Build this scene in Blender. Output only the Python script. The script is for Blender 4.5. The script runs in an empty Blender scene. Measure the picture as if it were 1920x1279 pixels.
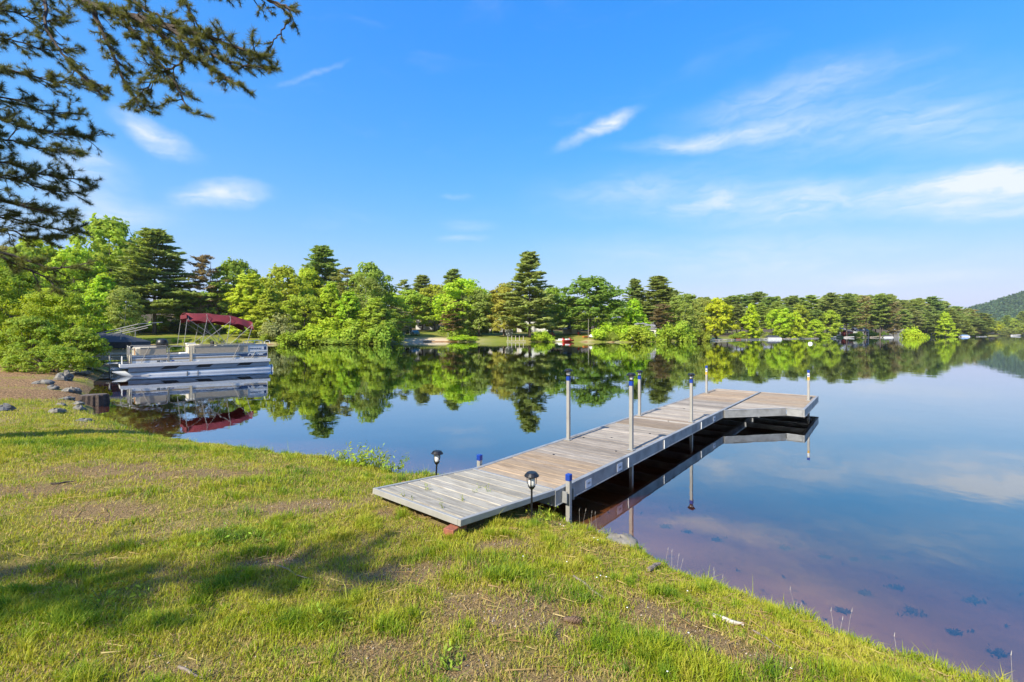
import bpy, math, random
import numpy as np
from mathutils import Vector, Matrix
R = math.radians
SC = bpy.context.scene
COL = SC.collection
# ------------------------------------------------------------------ camera, sky, sun, exposure
CAMH = 2.0; F = 853.0; CX = 960.0; HY = 626.5
cam_d = bpy.data.cameras.new('camera'); cam = bpy.data.objects.new('camera', cam_d); COL.objects.link(cam)
cam.location = (0, 0, CAMH); cam.rotation_euler = (R(90), 0, 0)
cam_d.lens = 16.0; cam_d.sensor_width = 36.0; cam_d.shift_y = -13.0/1920
cam_d.clip_start = 0.05; cam_d.clip_end = 8000
SC.camera = cam
SUN_EL = R(41); SUN_DIR = Vector((-0.62*math.cos(SUN_EL), -0.785*math.cos(SUN_EL), math.sin(SUN_EL)))   # towards the sun
sl = bpy.data.lights.new('sun', 'SUN'); sl.energy = 4.2; sl.angle = R(0.55); sl.color = (1.0, 0.93, 0.80)
so = bpy.data.objects.new('sun', sl); COL.objects.link(so)
so.rotation_euler = SUN_DIR.to_track_quat('Z', 'Y').to_euler(); so.location = (-30, -30, 40)
vs = SC.view_settings
vs.view_transform = 'Standard'; vs.look = 'None'; vs.gamma = 1.0; vs.use_curve_mapping = False
vs.exposure = 1.1
SC.cycles.max_bounces = 10; SC.cycles.transparent_max_bounces = 12; SC.cycles.diffuse_bounces = 3
SC.cycles.transmission_bounces = 4; SC.cycles.glossy_bounces = 4; SC.cycles.volume_bounces = 0
SC.cycles.caustics_reflective = False; SC.cycles.caustics_refractive = False

class NT:
    def __init__(s, tree): s.t = tree; s.n = tree.nodes; s.l = tree.links
    def new(s, typ, **kw):
        n = s.n.new(typ)
        for k, v in kw.items():
            if k.startswith('i_'):
                key = k[2:]; key = int(key) if key.isdigit() else key.replace('_', ' ')
                s.put(n.inputs[key], v)
            else: setattr(n, k, v)
        return n
    def put(s, sock, v):
        if isinstance(v, bpy.types.NodeSocket): s.l.new(v, sock)
        elif isinstance(v, bpy.types.Node): s.l.new(v.outputs[0], sock)
        else: sock.default_value = v
    def math(s, op, a, b=None, c=None, clamp=False):
        n = s.n.new('ShaderNodeMath'); n.operation = op; n.use_clamp = clamp
        for i, v in enumerate((a, b, c)):
            if v is not None: s.put(n.inputs[i], v)
        return n.outputs[0]
    def mix(s, f, a, b, blend='MIX'):
        n = s.n.new('ShaderNodeMix'); n.data_type = 'RGBA'; n.blend_type = blend
        s.put(n.inputs[0], f); s.put(n.inputs[6], a); s.put(n.inputs[7], b)
        return n.outputs[2]
    def noise(s, vec, scale, detail=3.0, rough=0.55, dist=0.0):
        n = s.n.new('ShaderNodeTexNoise'); n.inputs['Scale'].default_value = scale
        n.inputs['Detail'].default_value = detail; n.inputs['Roughness'].default_value = rough
        n.inputs['Distortion'].default_value = dist
        if vec is not None: s.l.new(vec, n.inputs['Vector'])
        return n.outputs[0]
    def ramp(s, f, stops, interp='LINEAR'):
        n = s.n.new('ShaderNodeValToRGB'); cr = n.color_ramp; cr.interpolation = interp
        while len(cr.elements) < len(stops): cr.elements.new(0.5)
        for e, (p, c) in zip(cr.elements, stops):
            e.position = p; e.color = c if len(c) == 4 else (*c, 1)
        s.put(n.inputs[0], f); return n.outputs[0]
    def mapr(s, v, a, b, c=0.0, d=1.0, smooth=True):
        n = s.n.new('ShaderNodeMapRange'); n.interpolation_type = 'SMOOTHSTEP' if smooth else 'LINEAR'
        s.put(n.inputs[0], v)
        for i, x in enumerate((a, b, c, d)): n.inputs[i+1].default_value = x
        return n.outputs[0]

world = bpy.data.worlds.new('World'); SC.world = world; world.use_nodes = True
w = NT(world.node_tree); w.n.clear()
sky = w.new('ShaderNodeTexSky'); sky.sky_type = 'NISHITA'; sky.sun_disc = False
sky.sun_elevation = SUN_EL; sky.sun_rotation = math.atan2(SUN_DIR.x, SUN_DIR.y)
sky.altitude = 0; sky.air_density = 1.0; sky.dust_density = 1.0; sky.ozone_density = 4.0
hs0 = w.new('ShaderNodeHueSaturation', i_Saturation=1.36, i_Color=sky.outputs[0])
sp_ = w.new('ShaderNodeSeparateColor', i_0=hs0.outputs[0])          # soft highlight roll-off, the same over the whole sky
def roll(v, a, b): v = w.math('MULTIPLY', v, .3); return w.math('DIVIDE', w.math('DIVIDE', v, w.math('MULTIPLY_ADD', v, b, a)), .3)
hs = w.new('ShaderNodeCombineColor', i_0=roll(sp_.outputs[0], .84, .62), i_1=roll(sp_.outputs[1], .70, .82), i_2=roll(sp_.outputs[2], .10, .93))
tc = w.new('ShaderNodeTexCoord')
sep = w.new('ShaderNodeSeparateXYZ', i_0=tc.outputs['Generated'])
az = w.math('ARCTAN2', sep.outputs[0], sep.outputs[1]); el = w.math('ARCSINE', sep.outputs[2])
comb = w.new('ShaderNodeCombineXYZ', i_0=az, i_1=el)
nz = w.new('ShaderNodeTexNoise', i_Scale=5.0, i_Detail=5.0, i_Roughness=0.6, i_Vector=comb.outputs[0])
wv = w.new('ShaderNodeVectorMath', operation='MULTIPLY_ADD', i_0=nz.outputs['Color'], i_1=(0.14, 0.06, 0), i_2=comb.outputs[0])
wv2 = w.new('ShaderNodeVectorMath', operation='SUBTRACT', i_0=wv.outputs[0], i_1=(0.06, 0.025, 0))
def azel(px, py):
    x, z = (px-CX)/F, (HY-py)/F
    return math.atan2(x, 1), math.asin(z/math.sqrt(1+x*x+z*z))
CLOUDS = [((1185, 268), (1500, 232), 20, .62), ((1380, 245), (1920, 150), 72, .40), ((1300, 215), (1760, 80), 44, .34), ((1050, 270), (1205, 195), 17, .62), ((1120, 240), (1210, 195), 16, .5),
          ((1700, 372), (2200, 318), 46, 2.4), ((1760, 340), (2100, 300), 22, 1.2), ((1250, 385), (1800, 350), 50, .62), ((1050, 360), (1500, 330), 70, .40),
          ((225, 205), (385, 290), 24, .95), ((350, 364), (505, 358), 27, 1.0), ((60, 300), (260, 335), 52, .75),
          ((20, 400), (350, 398), 34, .60), ((1550, 517), (1920, 505), 13, .55), ((830, 365), (890, 366), 9, .35),
          ((840, 420), (930, 425), 16, .28), ((830, 447), (910, 447), 9, .30), ((540, 150), (660, 112), 7, .28),
          ((1600, 250), (2100, 200), 60, .30), ((1100, 470), (1900, 470), 60, .40), ((-500, 300), (-150, 330), 60, .6), ((2250, 200), (2500, 150), 70, .5)]
acc = None
for (p0, p1, hw, op) in CLOUDS:
    a0, a1 = azel(*p0), azel(*p1)
    cx, cy = (a0[0]+a1[0])/2, (a0[1]+a1[1])/2
    dx, dy = a1[0]-a0[0], a1[1]-a0[1]
    m = w.new('ShaderNodeMapping', vector_type='TEXTURE', i_Vector=wv2.outputs[0])
    m.inputs['Location'].default_value = (cx, cy, 0); m.inputs['Rotation'].default_value = (0, 0, math.atan2(dy, dx))
    m.inputs['Scale'].default_value = (math.hypot(dx, dy)*0.78, hw/F*1.0, 1)
    ln = w.new('ShaderNodeVectorMath', operation='LENGTH', i_0=m.outputs[0])
    v = w.mapr(ln.outputs['Value'], 1.0, 0.0, 0.0, op)
    acc = v if acc is None else w.math('ADD', acc, v)
mp = w.new('ShaderNodeMapping', i_Vector=wv2.outputs[0]); mp.inputs['Scale'].default_value = (2.4, 11, 1); mp.inputs['Rotation'].default_value = (0, 0, R(8))
n2 = w.noise(mp.outputs[0], 1.4, 5, 0.56, 0.45)
mp3 = w.new('ShaderNodeMapping', i_Vector=wv2.outputs[0]); mp3.inputs['Scale'].default_value = (9, 34, 1); mp3.inputs['Rotation'].default_value = (0, 0, R(14))
n3 = w.noise(mp3.outputs[0], 1.5, 5, 0.6, 0.8)
cl = w.math('MULTIPLY', w.math('MULTIPLY', acc, w.mapr(n2, 0.28, 0.68, 0.30, 1.05)), w.mapr(n3, 0.25, 0.70, 0.45, 1.15))
cl = w.math('ADD', cl, w.math('MULTIPLY', w.mapr(n2, 0.55, 0.85), 0.10))
cl = w.math('MINIMUM', cl, 0.92)
skyc = w.mix(cl, hs.outputs[0], (3.0, 3.15, 3.3, 1))
bg = w.new('ShaderNodeBackground', i_Color=skyc, i_Strength=0.15)
w.new('ShaderNodeOutputWorld', i_Surface=bg.outputs[0])

# ------------------------------------------------------------------ helpers
def at(px, py, D): return Vector(((px-CX)/F*D, D, CAMH-(py-HY)/F*D))
def gnd(px, py, z=0.0):
    D = (CAMH-z)*F/(py-HY); return Vector(((px-CX)/F*D, D, z))
def tag(o, label=None, cat=None, group=None, kind=None):
    if label: o['label'] = label
    if cat: o['category'] = cat
    if group: o['group'] = group
    if kind: o['kind'] = kind
    return o
def empty(name, loc=(0, 0, 0), rz=0.0, label=None, cat=None, group=None):
    o = bpy.data.objects.new(name, None); COL.objects.link(o); o.empty_display_size = 0.2
    o.location = loc; o.rotation_euler = (0, 0, rz); return tag(o, label, cat, group)
def link(name, mesh, parent=None, loc=None, mat=None):
    o = bpy.data.objects.new(name, mesh); COL.objects.link(o)
    if parent: o.parent = parent
    if loc is not None: o.location = loc
    return o
def np_mesh(name, V, Fc, mat=None, attrs=None, smooth=False):
    """V (n,3); Fc (m,k) one face size"""
    V = np.asarray(V, dtype=np.float32); Fc = np.asarray(Fc, dtype=np.int32)
    me = bpy.data.meshes.new(name); k = Fc.shape[1]; m = Fc.shape[0]
    me.vertices.add(len(V)); me.vertices.foreach_set('co', V.ravel())
    me.loops.add(m*k); me.loops.foreach_set('vertex_index', Fc.ravel())
    me.polygons.add(m); me.polygons.foreach_set('loop_start', np.arange(0, m*k, k, dtype=np.int32))
    try: me.polygons.foreach_set('loop_total', np.full(m, k, dtype=np.int32))
    except Exception: pass
    for nm, (dom, arr) in (attrs or {}).items():
        a = me.attributes.new(nm, 'FLOAT', dom); a.data.foreach_set('value', np.asarray(arr, dtype=np.float32))
    if smooth: me.polygons.foreach_set('use_smooth', np.ones(m, dtype=bool))
    me.update(calc_edges=True)
    if mat: me.materials.append(mat)
    return me
class MB:
    def __init__(s): s.v = []; s.f = []
    def add(s, vs, fs):
        b = len(s.v); s.v += [tuple(v) for v in vs]; s.f += [tuple(i+b for i in f) for f in fs]; return s
    def box(s, x0, x1, y0, y1, z0, z1):
        return s.add([(x0,y0,z0),(x1,y0,z0),(x1,y1,z0),(x0,y1,z0),(x0,y0,z1),(x1,y0,z1),(x1,y1,z1),(x0,y1,z1)],
                     [(0,3,2,1),(4,5,6,7),(0,1,5,4),(1,2,6,5),(2,3,7,6),(3,0,4,7)])
    def prism(s, poly, z0, z1):
        n = len(poly)
        return s.add([(x, y, z0) for x, y in poly]+[(x, y, z1) for x, y in poly],
                     [tuple(range(n-1, -1, -1)), tuple(range(n, 2*n))]+[(i, (i+1) % n, n+(i+1) % n, n+i) for i in range(n)])
    def tube(s, pts, r, n=6, cap=True):
        pts = [Vector(p) for p in pts]; rs = r if isinstance(r, (list, tuple)) else [r]*len(pts)
        vs = []; fs = []
        for i, p in enumerate(pts):
            d = (pts[min(i+1, len(pts)-1)]-pts[max(i-1, 0)]); d = d.normalized() if d.length > 1e-9 else Vector((0, 0, 1))
            ref = Vector((0, 0, 1)) if abs(d.z) < 0.9 else Vector((1, 0, 0))
            a = d.cross(ref).normalized(); b = d.cross(a)
            for k in range(n):
                t = 2*math.pi*(k+.5)/n; vs.append(p+(a*math.cos(t)+b*math.sin(t))*rs[i])
        for i in range(len(pts)-1):
            for k in range(n):
                fs.append((i*n+k, i*n+(k+1) % n, (i+1)*n+(k+1) % n, (i+1)*n+k))
        if cap: fs += [tuple(range(n)), tuple(range((len(pts)-1)*n+n-1, (len(pts)-1)*n-1, -1))]
        return s.add(vs, fs)
    def lathe(s, prof, c=(0, 0), n=10):
        vs = []; fs = []
        for (r, z) in prof:
            for k in range(n):
                t = 2*math.pi*(k+.5)/n; vs.append((c[0]+r*math.cos(t), c[1]+r*math.sin(t), z))
        m = len(prof)
        for i in range(m-1):
            for k in range(n): fs.append((i*n+k, i*n+(k+1) % n, (i+1)*n+(k+1) % n, (i+1)*n+k))
        fs += [tuple(range(n-1, -1, -1)), tuple(range((m-1)*n, m*n))]
        return s.add(vs, fs)
    def mesh(s, name, mat=None, smooth=False):
        me = bpy.data.meshes.new(name); me.from_pydata(s.v, [], s.f); me.update()
        if mat: me.materials.append(mat)
        if smooth: me.polygons.foreach_set('use_smooth', [True]*len(me.polygons))
        return me
    def build(s, name, mat, parent=None, bevel=0, smooth=False):
        o = link(name, s.mesh(name, mat, smooth), parent)
        if bevel:
            m = o.modifiers.new('bevel', 'BEVEL'); m.width = bevel; m.segments = 2; m.limit_method = 'ANGLE'
        return o
rng = np.random.default_rng(7); random.seed(7)
def vnoise(x, y, seed=0):
    """smooth value noise 0..1"""
    xi = np.floor(x).astype(np.int64); yi = np.floor(y).astype(np.int64); fx = x-xi; fy = y-yi
    fx = fx*fx*(3-2*fx); fy = fy*fy*(3-2*fy)
    def h(a, b):
        v = (a*374761393+b*668265263+seed*1442695041) & 0xffffffff
        v = ((v ^ (v >> 13))*1274126177) & 0xffffffff
        return ((v ^ (v >> 16)) & 0xffff)/65535.0
    return (h(xi, yi)*(1-fx)+h(xi+1, yi)*fx)*(1-fy)+(h(xi, yi+1)*(1-fx)+h(xi+1, yi+1)*fx)*fy
def fbm(x, y, seed=0, o=4):
    s = 0; a = 0.5; t = 0
    for i in range(o): s = s+a*vnoise(x*2**i, y*2**i, seed+i*17); t += a; a *= .55
    return s/t
def sstep(a, b, x): t = np.clip((x-a)/(b-a), 0, 1); return t*t*(3-2*t)

# ------------------------------------------------------------------ materials
def mat(name):
    m = bpy.data.materials.new(name); m.use_nodes = True; t = NT(m.node_tree); t.n.clear()
    return m, t, t.new('ShaderNodeOutputMaterial')
def pbr(name, col, rough=0.6, metal=0.0, var=0.15, scale=8.0, bump=0.0, bscale=60.0, spec=0.5, stretch=None, alt=None):
    m, t, out = mat(name)
    tc = t.new('ShaderNodeTexCoord'); v = tc.outputs['Object']
    if stretch:
        mp = t.new('ShaderNodeMapping', i_Vector=v); mp.inputs['Scale'].default_value = stretch; v = mp.outputs[0]
    n = t.noise(v, scale, 5, 0.6)
    c2 = alt if alt else tuple(max(0, x*(1-2*var)) for x in col)
    c = t.mix(t.mapr(n, 0.3, 0.75), (*col, 1), (*c2, 1))
    p = t.new('ShaderNodeBsdfPrincipled', i_Base_Color=c, i_Metallic=metal)
    t.put(p.inputs['Roughness'], t.mapr(n, 0.2, 0.8, max(0.02, rough-.1), min(1, rough+.1), False))
    p.inputs['Specular IOR Level'].default_value = spec
    if bump:
        b = t.new('ShaderNodeBump', i_Strength=bump, i_Distance=0.02, i_Height=t.noise(v, bscale, 4, .6)); t.put(p.inputs['Normal'], b.outputs[0])
    t.put(out.inputs[0], p.outputs[0]); return m
def leafmat(name, trans=0.4, hue=0.0):
    """leaf colour comes from the object's own colour, varied leaf by leaf (attribute tint) and tree by tree"""
    m, t, out = mat(name)
    oi = t.new('ShaderNodeObjectInfo'); at_ = t.new('ShaderNodeAttribute', attribute_name='tint')
    h = t.new('ShaderNodeHueSaturation', i_Color=oi.outputs['Color'])
    t.put(h.inputs['Hue'], t.mapr(at_.outputs['Fac'], 0, 1, 0.475, 0.52, False))
    t.put(h.inputs['Value'], t.mapr(at_.outputs['Fac'], 0, 1, 0.62, 1.35, False))
    d = t.new('ShaderNodeBsdfPrincipled', i_Base_Color=h.outputs[0], i_Roughness=0.55); d.inputs['Specular IOR Level'].default_value = 0.12
    tcol = t.mix(1.0, h.outputs[0], (1.25, 1.15, 0.5, 1), 'MULTIPLY')
    tr = t.new('ShaderNodeBsdfTranslucent', i_Color=tcol)
    mx = t.new('ShaderNodeMixShader', i_0=trans, i_1=d.outputs[0], i_2=tr.outputs[0])
    t.put(out.inputs[0], mx.outputs[0]); return m
M = {}
M['leaf'] = leafmat('leaf', 0.45); M['needle'] = leafmat('needle', 0.38)
M['bark'] = pbr('bark', (.13, .10, .08), .9, var=.3, scale=3, bump=.8, bscale=14, stretch=(1, 1, .25))
M['pale_bark'] = pbr('pale_bark', (.42, .40, .36), .9, var=.35, scale=3, stretch=(1, 1, 1.5))
M['twig'] = pbr('twig', (.085, .062, .05), .9, var=.25, scale=20, bump=.7, bscale=60)
M['alu'] = pbr('aluminium', (.37, .36, .33), .5, metal=.25, var=.12, scale=5, bump=.05, bscale=40)
M['alu_dark'] = pbr('weathered_aluminium', (.34, .345, .34), .5, metal=.25, var=.2, scale=3.5, bump=.06)
M['blue'] = pbr('blue_plastic', (.008, .045, .30), .35, var=.1)
M['black'] = pbr('black_plastic', (.02, .021, .023), .4, var=.2)
M['black_metal'] = pbr('black_metal', (.014, .014, .016), .38, metal=.2, var=.2)
M['glass_white'] = pbr('frosted_glass', (.62, .62, .60), .2, var=.08)
M['white'] = pbr('white_paint', (.78, .78, .76), .3, var=.05)
M['sticker'] = pbr('white_sticker', (.72, .74, .78), .4, var=.08, scale=60)
M['yellow'] = pbr('yellow_sticker', (.65, .36, .03), .4, var=.1)
M['rock'] = pbr('rock', (.215, .20, .17), .9, var=.28, scale=6, bump=.7, bscale=18)
M['rock_dark'] = pbr('dark_rock', (.11, .115, .125), .9, var=.3, scale=6, bump=.7, bscale=18)
M['brick'] = pbr('brick', (.30, .10, .06), .9, var=.2, scale=12, bump=.4)
M['dead'] = pbr('dead_wood', (.30, .24, .19), .9, var=.3, scale=10, bump=.6, stretch=(.3, 3, 3))
M['stick'] = pbr('bleached_wood', (.55, .50, .43), .85, var=.2, scale=12)
M['cone'] = pbr('pine_cone', (.16, .10, .065), .85, var=.3, scale=30)

def wood():
    m, t, out = mat('weathered_wood')
    tc = t.new('ShaderNodeTexCoord'); oi = t.new('ShaderNodeObjectInfo')
    off = t.new('ShaderNodeVectorMath', operation='SCALE', i_0=(7.3, 3.1, 9.7)); t.put(off.inputs['Scale'], t.math('MULTIPLY', oi.outputs['Random'], 11.0))
    v = t.new('ShaderNodeVectorMath', operation='ADD', i_0=tc.outputs['Object'], i_1=off.outputs[0])
    mp = t.new('ShaderNodeMapping', i_Vector=v.outputs[0]); mp.inputs['Scale'].default_value = (14, 1.1, 6)
    g = t.noise(mp.outputs[0], 3.2, 5, .62, 1.2)
    mp2 = t.new('ShaderNodeMapping', i_Vector=v.outputs[0]); mp2.inputs['Scale'].default_value = (70, 1.6, 6)
    g2 = t.noise(mp2.outputs[0], 2.0, 3, .6)
    st = t.noise(v.outputs[0], 2.3, 4, .6)
    c = t.mix(t.mapr(g, .36, .66), (1.12, 1.10, 1.06, 1), (.70, .66, .62, 1))
    c = t.mix(t.mapr(g2, .52, .74, 0, .6), c, (.42, .38, .34, 1))
    c = t.mix(t.mapr(st, .55, .8, 0, .35), c, (.6, .6, .6, 1))
    col = t.mix(1.0, oi.outputs['Color'], c, 'MULTIPLY')
    p = t.new('ShaderNodeBsdfPrincipled', i_Base_Color=col, i_Roughness=.8); p.inputs['Specular IOR Level'].default_value = .25
    b = t.new('ShaderNodeBump', i_Strength=.35, i_Distance=.004, i_Height=g2); t.put(p.inputs['Normal'], b.outputs[0])
    t.put(out.inputs[0], p.outputs[0]); return m
M['wood'] = wood()

def ground_mat():
    m, t, out = mat('lawn_soil')
    tc = t.new('ShaderNodeTexCoord'); v = tc.outputs['Object']
    a = t.new('ShaderNodeAttribute', attribute_name='bare').outputs['Fac']
    mu = t.new('ShaderNodeAttribute', attribute_name='mulch').outputs['Fac']
    n1 = t.noise(v, 1.6, 5, .6); n2 = t.noise(v, 34, 5, .7); n3 = t.noise(v, 140, 3, .7)
    green = t.mix(t.mapr(n2, .35, .65), (.19, .20, .022, 1), (.27, .235, .05, 1))
    straw = t.mix(t.mapr(n3, .3, .7), (.40, .31, .13, 1), (.20, .145, .06, 1))
    soil = t.mix(t.mapr(n3, .35, .68), (.12, .073, .03, 1), (.45, .32, .155, 1))
    c = t.mix(t.mapr(n1, .42, .62), green, straw)
    c = t.mix(t.mapr(a, .25, .8), c, soil)
    chips = t.mix(t.mapr(t.noise(v, 22, 6, .75), .42, .6), (.10, .055, .027, 1), (.46, .29, .14, 1))
    c = t.mix(mu, c, chips)
    p = t.new('ShaderNodeBsdfPrincipled', i_Base_Color=c, i_Roughness=.95); p.inputs['Specular IOR Level'].default_value = .15
    b = t.new('ShaderNodeBump', i_Strength=.9, i_Distance=.03, i_Height=t.math('ADD', n2, t.math('MULTIPLY', n3, .6))); t.put(p.inputs['Normal'], b.outputs[0])
    t.put(out.inputs[0], p.outputs[0]); return m
M['lawn'] = ground_mat()
def far_ground():
    m, t, out = mat('far_ground')
    tc = t.new('ShaderNodeTexCoord'); v = tc.outputs['Object']
    sand = t.new('ShaderNodeAttribute', attribute_name='sand').outputs['Fac']
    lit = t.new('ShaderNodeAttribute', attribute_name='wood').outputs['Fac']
    n1 = t.noise(v, .12, 5, .6); n2 = t.noise(v, 1.2, 4, .6)
    g = t.mix(t.mapr(n1, .35, .65), (.12, .165, .018, 1), (.20, .19, .035, 1))
    g = t.mix(t.mapr(n2, .5, .75, 0, .5), g, (.22, .17, .06, 1))
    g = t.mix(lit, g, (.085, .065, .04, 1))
    c = t.mix(sand, g, (.50, .40, .28, 1))
    p = t.new('ShaderNodeBsdfPrincipled', i_Base_Color=c, i_Roughness=.95); p.inputs['Specular IOR Level'].default_value = .1
    t.put(out.inputs[0], p.outputs[0]); return m
M['far_ground'] = far_ground()
def bed():
    m, t, out = mat('lake_sand')
    tc = t.new('ShaderNodeTexCoord'); v = tc.outputs['Object']
    n1 = t.noise(v, 1.1, 5, .6); n2 = t.noise(v, 7, 5, .65)
    c = t.mix(t.mapr(n1, .35, .7), (.30, .18, .085, 1), (.20, .12, .06, 1))
    c = t.mix(t.mapr(n2, .58, .72, 0, .7), c, (.13, .085, .06, 1))
    p = t.new('ShaderNodeBsdfPrincipled', i_Base_Color=c, i_Roughness=.95); p.inputs['Specular IOR Level'].default_value = .1
    t.put(out.inputs[0], p.outputs[0]); return m
M['bed'] = bed()
def water():
    m, t, out = mat('lake_water')
    tc = t.new('ShaderNodeTexCoord'); v = tc.outputs['Object']
    mp = t.new('ShaderNodeMapping', i_Vector=v); mp.inputs['Scale'].default_value = (1, 1, 1)
    h = t.math('ADD', t.noise(mp.outputs[0], 0.9, 3, .5), t.math('MULTIPLY', t.noise(mp.outputs[0], 4.5, 2, .5), .18))
    b = t.new('ShaderNodeBump', i_Strength=1.0, i_Distance=0.0026, i_Height=h)
    ge = t.new('ShaderNodeNewGeometry')
    dt = t.new('ShaderNodeVectorMath', operation='DOT_PRODUCT', i_0=ge.outputs['Incoming'], i_1=b.outputs[0])
    c1 = t.math('SUBTRACT', 1.0, t.math('ABSOLUTE', dt.outputs['Value'], clamp=True), clamp=True)
    fr = t.math('MULTIPLY_ADD', t.math('POWER', c1, 2.6), .965, .035)          # reflection grows towards grazing angles (Schlick)
    gl = t.new('ShaderNodeBsdfGlossy', i_Color=(.90, .94, 1.0, 1), i_Roughness=0.010, i_Normal=b.outputs[0])
    tr = t.new('ShaderNodeBsdfTransparent', i_Color=(.97, .95, .92, 1))
    mx = t.new('ShaderNodeMixShader', i_0=fr, i_1=tr.outputs[0], i_2=gl.outputs[0])
    t.put(out.inputs[0], mx.outputs[0])
    va = t.new('ShaderNodeVolumeAbsorption', i_Color=(.62, .36, .18, 1), i_Density=3.3)
    t.put(out.inputs[1], va.outputs[0])
    return m
M['water'] = water()

# ------------------------------------------------------------------ lake outline and terrain
NEAR_PX = [(1850, 1279), (1750, 1240), (1600, 1195), (1480, 1150), (1380, 1108), (1290, 1078), (1215, 1040), (1150, 1000), (1090, 985), (1040, 968)]
edge = [tuple(gnd(x, y, .12)[:2]) for x, y in NEAR_PX]
jr = random.Random(17)
def ragged(pts, k, a):
    out = []
    for p, q in zip(pts[:-1], pts[1:]):
        L = math.hypot(q[0]-p[0], q[1]-p[1]); nx, ny = -(q[1]-p[1])/L, (q[0]-p[0])/L; out.append(p)
        for i in range(1, k): t = i/k; o = jr.uniform(-a, a); out.append((p[0]+(q[0]-p[0])*t+nx*o, p[1]+(q[1]-p[1])*t+ny*o))
    return out+[pts[-1]]
edge = ragged(edge, 4, .045)
edge += [(-.35, 5.55), (-1.0, 6.1)]
edge += ragged([tuple(gnd(x, y, .10)[:2]) for x, y in [(762, 893), (700, 876), (600, 858), (480, 847), (330, 827), (225, 797), (160, 770), (150, 742), (165, 718), (178, 702)]], 5, .09)
LAKE = [(1200, -100), (900, -160), (400, -110), (100, -32), (30, -9), (10, -1.2), (4.6, 1.55)]+edge+[(-24, 27), (-33, 34), (-55, 48), (-78, 66), (-80, 78), (-68, 85)]
LAKE += [tuple(gnd(x, y, 0)[:2]) for x, y in [(500, 646), (560, 645), (740, 645), (752, 643), (775, 641), (850, 641), (950, 641.3), (1050, 641), (1180, 642), (1260, 640), (1340, 637.5), (1500, 634.5), (1640, 632.7), (1760, 631.7), (1846, 631)]]
LAKE += [(385, 420), (470, 480), (560, 500), (700, 520), (900, 560), (1200, 500)]
LP = np.array(LAKE)
def sdist(x, y):
    """signed distance to the shore: + on land"""
    x = np.asarray(x, float); y = np.asarray(y, float); shp = x.shape; x = x.ravel(); y = y.ravel()
    best = np.full(x.shape, 1e18); inside = np.zeros(x.shape, bool); n = len(LP)
    for i in range(n):
        ax, ay = LP[i]; bx, by = LP[(i+1) % n]; ex, ey = bx-ax, by-ay
        t = np.clip(((x-ax)*ex+(y-ay)*ey)/(ex*ex+ey*ey), 0, 1)
        best = np.minimum(best, (x-ax-t*ex)**2+(y-ay-t*ey)**2)
        c = (ay > y) != (by > y)
        inside ^= c & (x < (bx-ax)*(y-ay)/(by-ay+1e-18)+ax)
    d = np.sqrt(best); return np.where(inside, -d, d).reshape(shp)
def height(x, y, s=None):
    x = np.asarray(x, float); y = np.asarray(y, float)
    if s is None: s = sdist(x, y)
    r = np.hypot(x+4, y-6); wn = 1-sstep(26, 48, r)
    sp = np.maximum(s, 0)
    hn = .10+.27*(1-np.exp(-sp/.75))+.13*(1-np.exp(-sp/4))+.10*(fbm(x*.6, y*.6, 3)-.5)*sstep(.2, 2, sp)+.05*(fbm(x*2.6, y*2.6, 9)-.5)*sstep(.05, .6, sp)
    hf = 12*sstep(40, 260, sp)+.15+.55*(1-np.exp(-sp/3))+5.6*(1-np.exp(-sp/75))+.5*(fbm(x*.05, y*.05, 5)-.5)*sstep(3, 25, sp)
    land = hn*wn+hf*(1-wn)
    d = np.maximum(-s, 0)
    e0 = .10*wn+.15*(1-wn)
    bedz = np.where(d < .22, e0-(e0+.05)*d/.22, np.maximum(-.05-.115*(d-.22)-.06*np.maximum(d-1.8, 0), -5.0))
    bedz = bedz+.05*(fbm(x*.8, y*.8, 11)-.5)*sstep(.4, 2, d)
    return np.where(s > 0, land, bedz)
def hz(x, y): return float(height(np.array([x]), np.array([y]))[0])
def grid(xs, ys):
    X, Y = np.meshgrid(xs, ys); n = len(xs); m = len(ys)
    i = np.arange(n-1)[None, :]+n*np.arange(m-1)[:, None]
    return X.ravel(), Y.ravel(), np.stack([i, i+1, i+1+n, i+n], -1).reshape(-1, 4)
# near bank and shallows
PX0, PX1, PY0, PY1 = -27.0, 12.0, -7.0, 27.0
X, Y, Q = grid(np.arange(PX0, PX1+.01, .13), np.arange(PY0, PY1+.01, .13))
S = sdist(X, Y); Z = height(X, Y, S)
def ell(x, y, c, rx, ry, rot=0):
    ca, sa = math.cos(rot), math.sin(rot); dx, dy = x-c[0], y-c[1]
    return np.exp(-((dx*ca+dy*sa)/rx)**2-((-dx*sa+dy*ca)/ry)**2)
BARE = [(960, 1115, .55, .26, .1), (790, 1045, .55, .18, .3), (1010, 1150, .3, .2, 0), (860, 1235, .55, .16, 0), (700, 1210, .30, .12, .2), (1000, 1262, .4, .1, 0),
        (500, 1040, .35, .13, .2), (560, 940, .5, .2, .2), (200, 960, .6, .22, .1), (80, 1060, .4, .16, .1), (330, 1245, .35, .1, 0), (220, 870, .8, .35, 0), (330, 885, .9, .3, .2), (60, 915, .8, .3, 0),
        (725, 945, .22, .12, .3), (915, 1000, .35, .12, .6), (1310, 1150, .5, .16, -.6), (1430, 1190, .35, .12, -.5), (1230, 1100, .4, .14, -.6), (1700, 1262, .3, .1, -.4)]
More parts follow.
